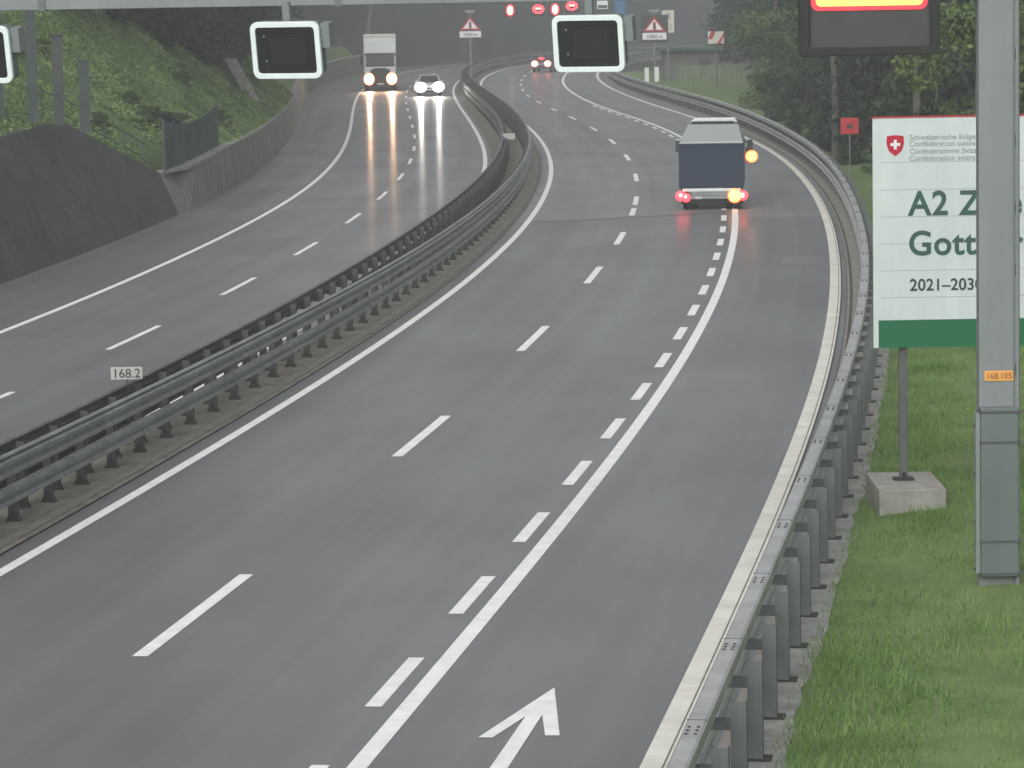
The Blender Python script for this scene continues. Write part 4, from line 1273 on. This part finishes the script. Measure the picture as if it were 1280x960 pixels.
# trees behind the far bend and building
for i in range(16):
    x = 22 + i * 3.2 + random.uniform(-1, 1); y = 345 + random.uniform(-8, 60)
    kind = 'broad' if i % 3 else 'spruce'
    plant('broadleaf_tree' if kind == 'broad' else 'spruce_tree', (kind, i % 3), (x, y, -0.1), i * 1.3, (1, 1.0),
          ('leafy tree' if kind == 'broad' else 'dark spruce') + ' in the hazy row behind the plank fence at the far bend', 'tree', 'hazy trees behind the far bend')
# dark undergrowth at the edge of the left wood
for i in range(34):
    s = 104 + i * 5.2
    e_ = float(np.interp(s, FS, FE)) + random.uniform(-0.3, 1.2)
    x, y, _ = P(s, dW(s) - wall_h(s) * batter(s) - 0.2 - e_)
    sc = random.uniform(0.7, 1.3)
    plant('forest_shrub', ('shrub', 0), (x, y, hill_z(s, e_) - 0.3), random.uniform(0, 6), (sc, sc), 'dark undergrowth shrub ' + zoneL(s), 'shrub', 'dark shrubs at the edge of the left wood')
# hedge of shrubs close outside the right rail
for i in range(34):
    s = 95 + i * 6.6 + random.uniform(-2, 2)
    d = dRT(s) + random.uniform(2.0, 4.2)
    x, y, _ = P(s, d)
    if 150 < y and ray_x(x, y) < 930: continue
    if y > 200 and ray_x(x, y) < 975: continue
    if y < 155 and 1020 < ray_x(x, y) < 1100: continue
    sc = random.uniform(0.7, 1.25)
    kk = 0 if random.random() < 0.7 else 1
    plant('roadside_shrub', ('shrub', kk), (x, y, -0.05), random.uniform(0, 6), (sc, sc), ('leafy shrub ' if kk == 0 else 'pale leafy shrub ') + zoneR(ray_x(x, y)), 'shrub', 'shrubs behind the right guard rail')
for i in range(40):
    s = 128 + i * 5.0
    x, y, _ = P(s, dRT(s) + random.uniform(4.5, 10))
    if ray_x(x, y) < 1000 or (y < 156 and ray_x(x, y) < 1110): continue
    sc = random.uniform(1.1, 1.8)
    plant('roadside_shrub', ('shrub', 0), (x, y, -0.2), random.uniform(0, 6), (sc, sc), 'tall dark shrub ' + zoneR(ray_x(x, y)), 'shrub', 'tall shrubs in front of the right-hand wood')
plant('round_bush', ('light', 0), (18.4, 240, -0.8), 0.4, (1.15, 0.8), 'large rounded pale green bush behind the guard rail right of the barrier board', 'bush')
plant('round_bush', ('shrub', 0), (21.4, 236, -0.3), 0.9, (1.6, 1.5), 'mid-green bush at the right foot of the large pale bush', 'bush')
plant('young_tree', ('light', 0), (14.4, 108, -0.1), 1.4, (0.75, 0.82), 'fresh yellow-green tree behind the white board beside the gantry column', 'tree')
# bare trunks standing in front of the dark wood
for i, (px, y, lab) in enumerate(((976, 262, 'slim bare grey trunk in front of the dark wood, left of the display box'), (1048, 165, 'slim bare grey trunk just left of the small red sign'), (1150, 140, 'slim bare trunk above the white board'))):
    e = empty('bare_trunk', ((px - 640) / 4389.5 * y, y, 0)); tag(e, lab, 'tree')
    trunk_mb(16, 0.17, 0).build('trunk', 'bark', e)
    q = leaf_mesh('crown', broadleaf_pts(6, 2.2, 1500, 0.1) + np.array([0, 0, 12.5]), 0.2, 'leaf')
    link(bpy.data.objects.new('crown', q), e)
# shrubs and low bushes on the left bank
for i in range(40):
    s = random.uniform(96, 150) if i < 28 else random.uniform(150, 330)
    e_ = random.uniform(0.8, 9 if s < 125 else 3.5)
    d = dW(s) - wall_h(s) * batter(s) - 0.2 - e_
    x, y, _ = P(s, d)
    if s > 118 and s < 139 and e_ < 1.6: continue
    kk = 1 if random.random() < 0.75 else 0
    sc = random.uniform(0.25, 0.42)
    plant('bank_shrub', ('shrub', kk), (x, y, hill_z(s, e_) - 0.45 * sc), random.uniform(0, 6), (sc * 1.25, sc * 0.8),
          ('low bright shrub ' if kk else 'low dark shrub ') + ('on the bank above the dark sloping wall' if s < 119 else 'on the bank behind the screened fence' if s < 150 else 'on the bank above the low concrete wall'), 'shrub',
          'bright shrubs on the left bank' if kk else 'dark shrubs on the left bank')

# grass blades on the right verge (nobody could count them)
def grass():
    n = 260000
    u = rng.random(n)
    s = 12 + 78 * u ** 1.25
    e_ = 0.52 + 10.5 * rng.random(n) ** 0.95
    base = np.array([dRT(v) for v in np.arange(10, 92, 1.0)])
    f = np.interp(s, np.arange(10, 92, 1.0), base)
    d = f + e_ + 0.05 * rng.normal(size=n)
    x0 = np.interp(s, sg, pg[:, 0]); y0 = np.interp(s, sg, pg[:, 1]); tx = np.interp(s, sg, tg[:, 0]); ty = np.interp(s, sg, tg[:, 1])
    x = x0 + d * ty; y = y0 - d * tx
    keep = ~((abs(x - 6.15) < 0.52) & (abs(y - 54.6) < 1.0)) & ~((abs(x - 6.57) < 0.42) & (abs(y - GY) < 0.42))
    s, d, x, y = s[keep], d[keep], x[keep], y[keep]; n = len(s)
    ee = np.clip(d - (np.interp(s, np.arange(10, 92, 1.0), base) + 0.6), 0, 1)
    z = 0.10 * ee + 0.05 * np.sin(s * .35) * ee + 0.04 * np.sin(d * 1.3 + s * .2) * ee - 0.02
    patch = 0.5 + 0.5 * np.sin(x * 1.9 + np.sin(y * 0.8)) * np.sin(y * 0.7 + x)
    h = (0.04 + 0.13 * rng.random(n) ** 3) * (0.6 + 1.1 * patch)
    tall = rng.random(n) < 0.012
    h[tall] += 0.12
    a = rng.random(n) * 6.283; w = 0.009
    lean = rng.normal(size=(n, 2)) * 0.4 * h[:, None]
    v = np.zeros((n, 3, 3))
    v[:, 0] = np.stack([x - w * np.cos(a), y - w * np.sin(a), z], 1)
    v[:, 1] = np.stack([x + w * np.cos(a), y + w * np.sin(a), z], 1)
    v[:, 2] = np.stack([x + lean[:, 0], y + lean[:, 1], z + h], 1)
    me = bpy.data.meshes.new('grass')
    me.vertices.add(3 * n); me.vertices.foreach_set('co', v.ravel())
    me.loops.add(3 * n); me.loops.foreach_set('vertex_index', np.arange(3 * n))
    me.polygons.add(n); me.polygons.foreach_set('loop_start', np.arange(n) * 3); me.polygons.foreach_set('loop_total', np.full(n, 3))
    me.materials.append(M['grassblade']); me.update(calc_edges=True)
    o = bpy.data.objects.new('grass', me); link(o)
    tag(o, 'short wet green grass on the verge right of the guard rail', 'grass', kind='stuff')
grass()

def bank_grass():
    n = 190000
    sx_ = rng.uniform(70, 215, n); u = rng.random(n)
    fe_ = np.interp(sx_, FS, FE) + 1.0
    e_ = -0.15 + (fe_ + 0.15) * u
    keep = ~((sx_ > 118) & (sx_ < 138) & (e_ < 0.5))
    sx_, e_ = sx_[keep], e_[keep]; n = len(sx_)
    pts = np.zeros((n, 3))
    clump = 0.5 + 0.5 * np.sin(sx_ * 1.7 + e_ * 2.1) * np.sin(sx_ * 0.6 - e_ * 1.3)
    for i in range(n):
        q_ = P(sx_[i], dW(sx_[i]) - wall_h(sx_[i]) * batter(sx_[i]) - 0.20 - e_[i])
        pts[i] = (q_[0], q_[1], hill_z(sx_[i], max(0, e_[i])) + (0.03 + 0.55 * clump[i] * rng.random()))
    me = leaf_mesh('bank_grass', pts, 0.085, 'leaf_bank', aspect=0.35)
    o = bpy.data.objects.new('bank_grass', me); link(o)
    tag(o, 'lush green grass and weeds covering the left bank above the walls', 'grass', kind='stuff')
bank_grass()

# ------------------------------------------------------------------ rainy haze
mb = MB(); mb.box(-330, 420, -70, 1000, -1.2, 190)
hz = mb.build('haze', 'black')
hz.data.materials.clear()
hm_ = bpy.data.materials.new('haze_air'); hm_.use_nodes = True
nt = hm_.node_tree
for nd in list(nt.nodes):
    if nd.type != 'OUTPUT_MATERIAL': nt.nodes.remove(nd)
pv = nt.nodes.new('ShaderNodeVolumePrincipled')
pv.inputs['Color'].default_value = (0.93, 0.96, 0.97, 1)
pv.inputs['Density'].default_value = 0.0009
pv.inputs['Anisotropy'].default_value = 0.2
nt.links.new(pv.outputs[0], nt.nodes['Material Output'].inputs['Volume'])
hz.data.materials.append(hm_)
tag(hz, 'pale rainy haze over the motorway', 'haze', kind='stuff')
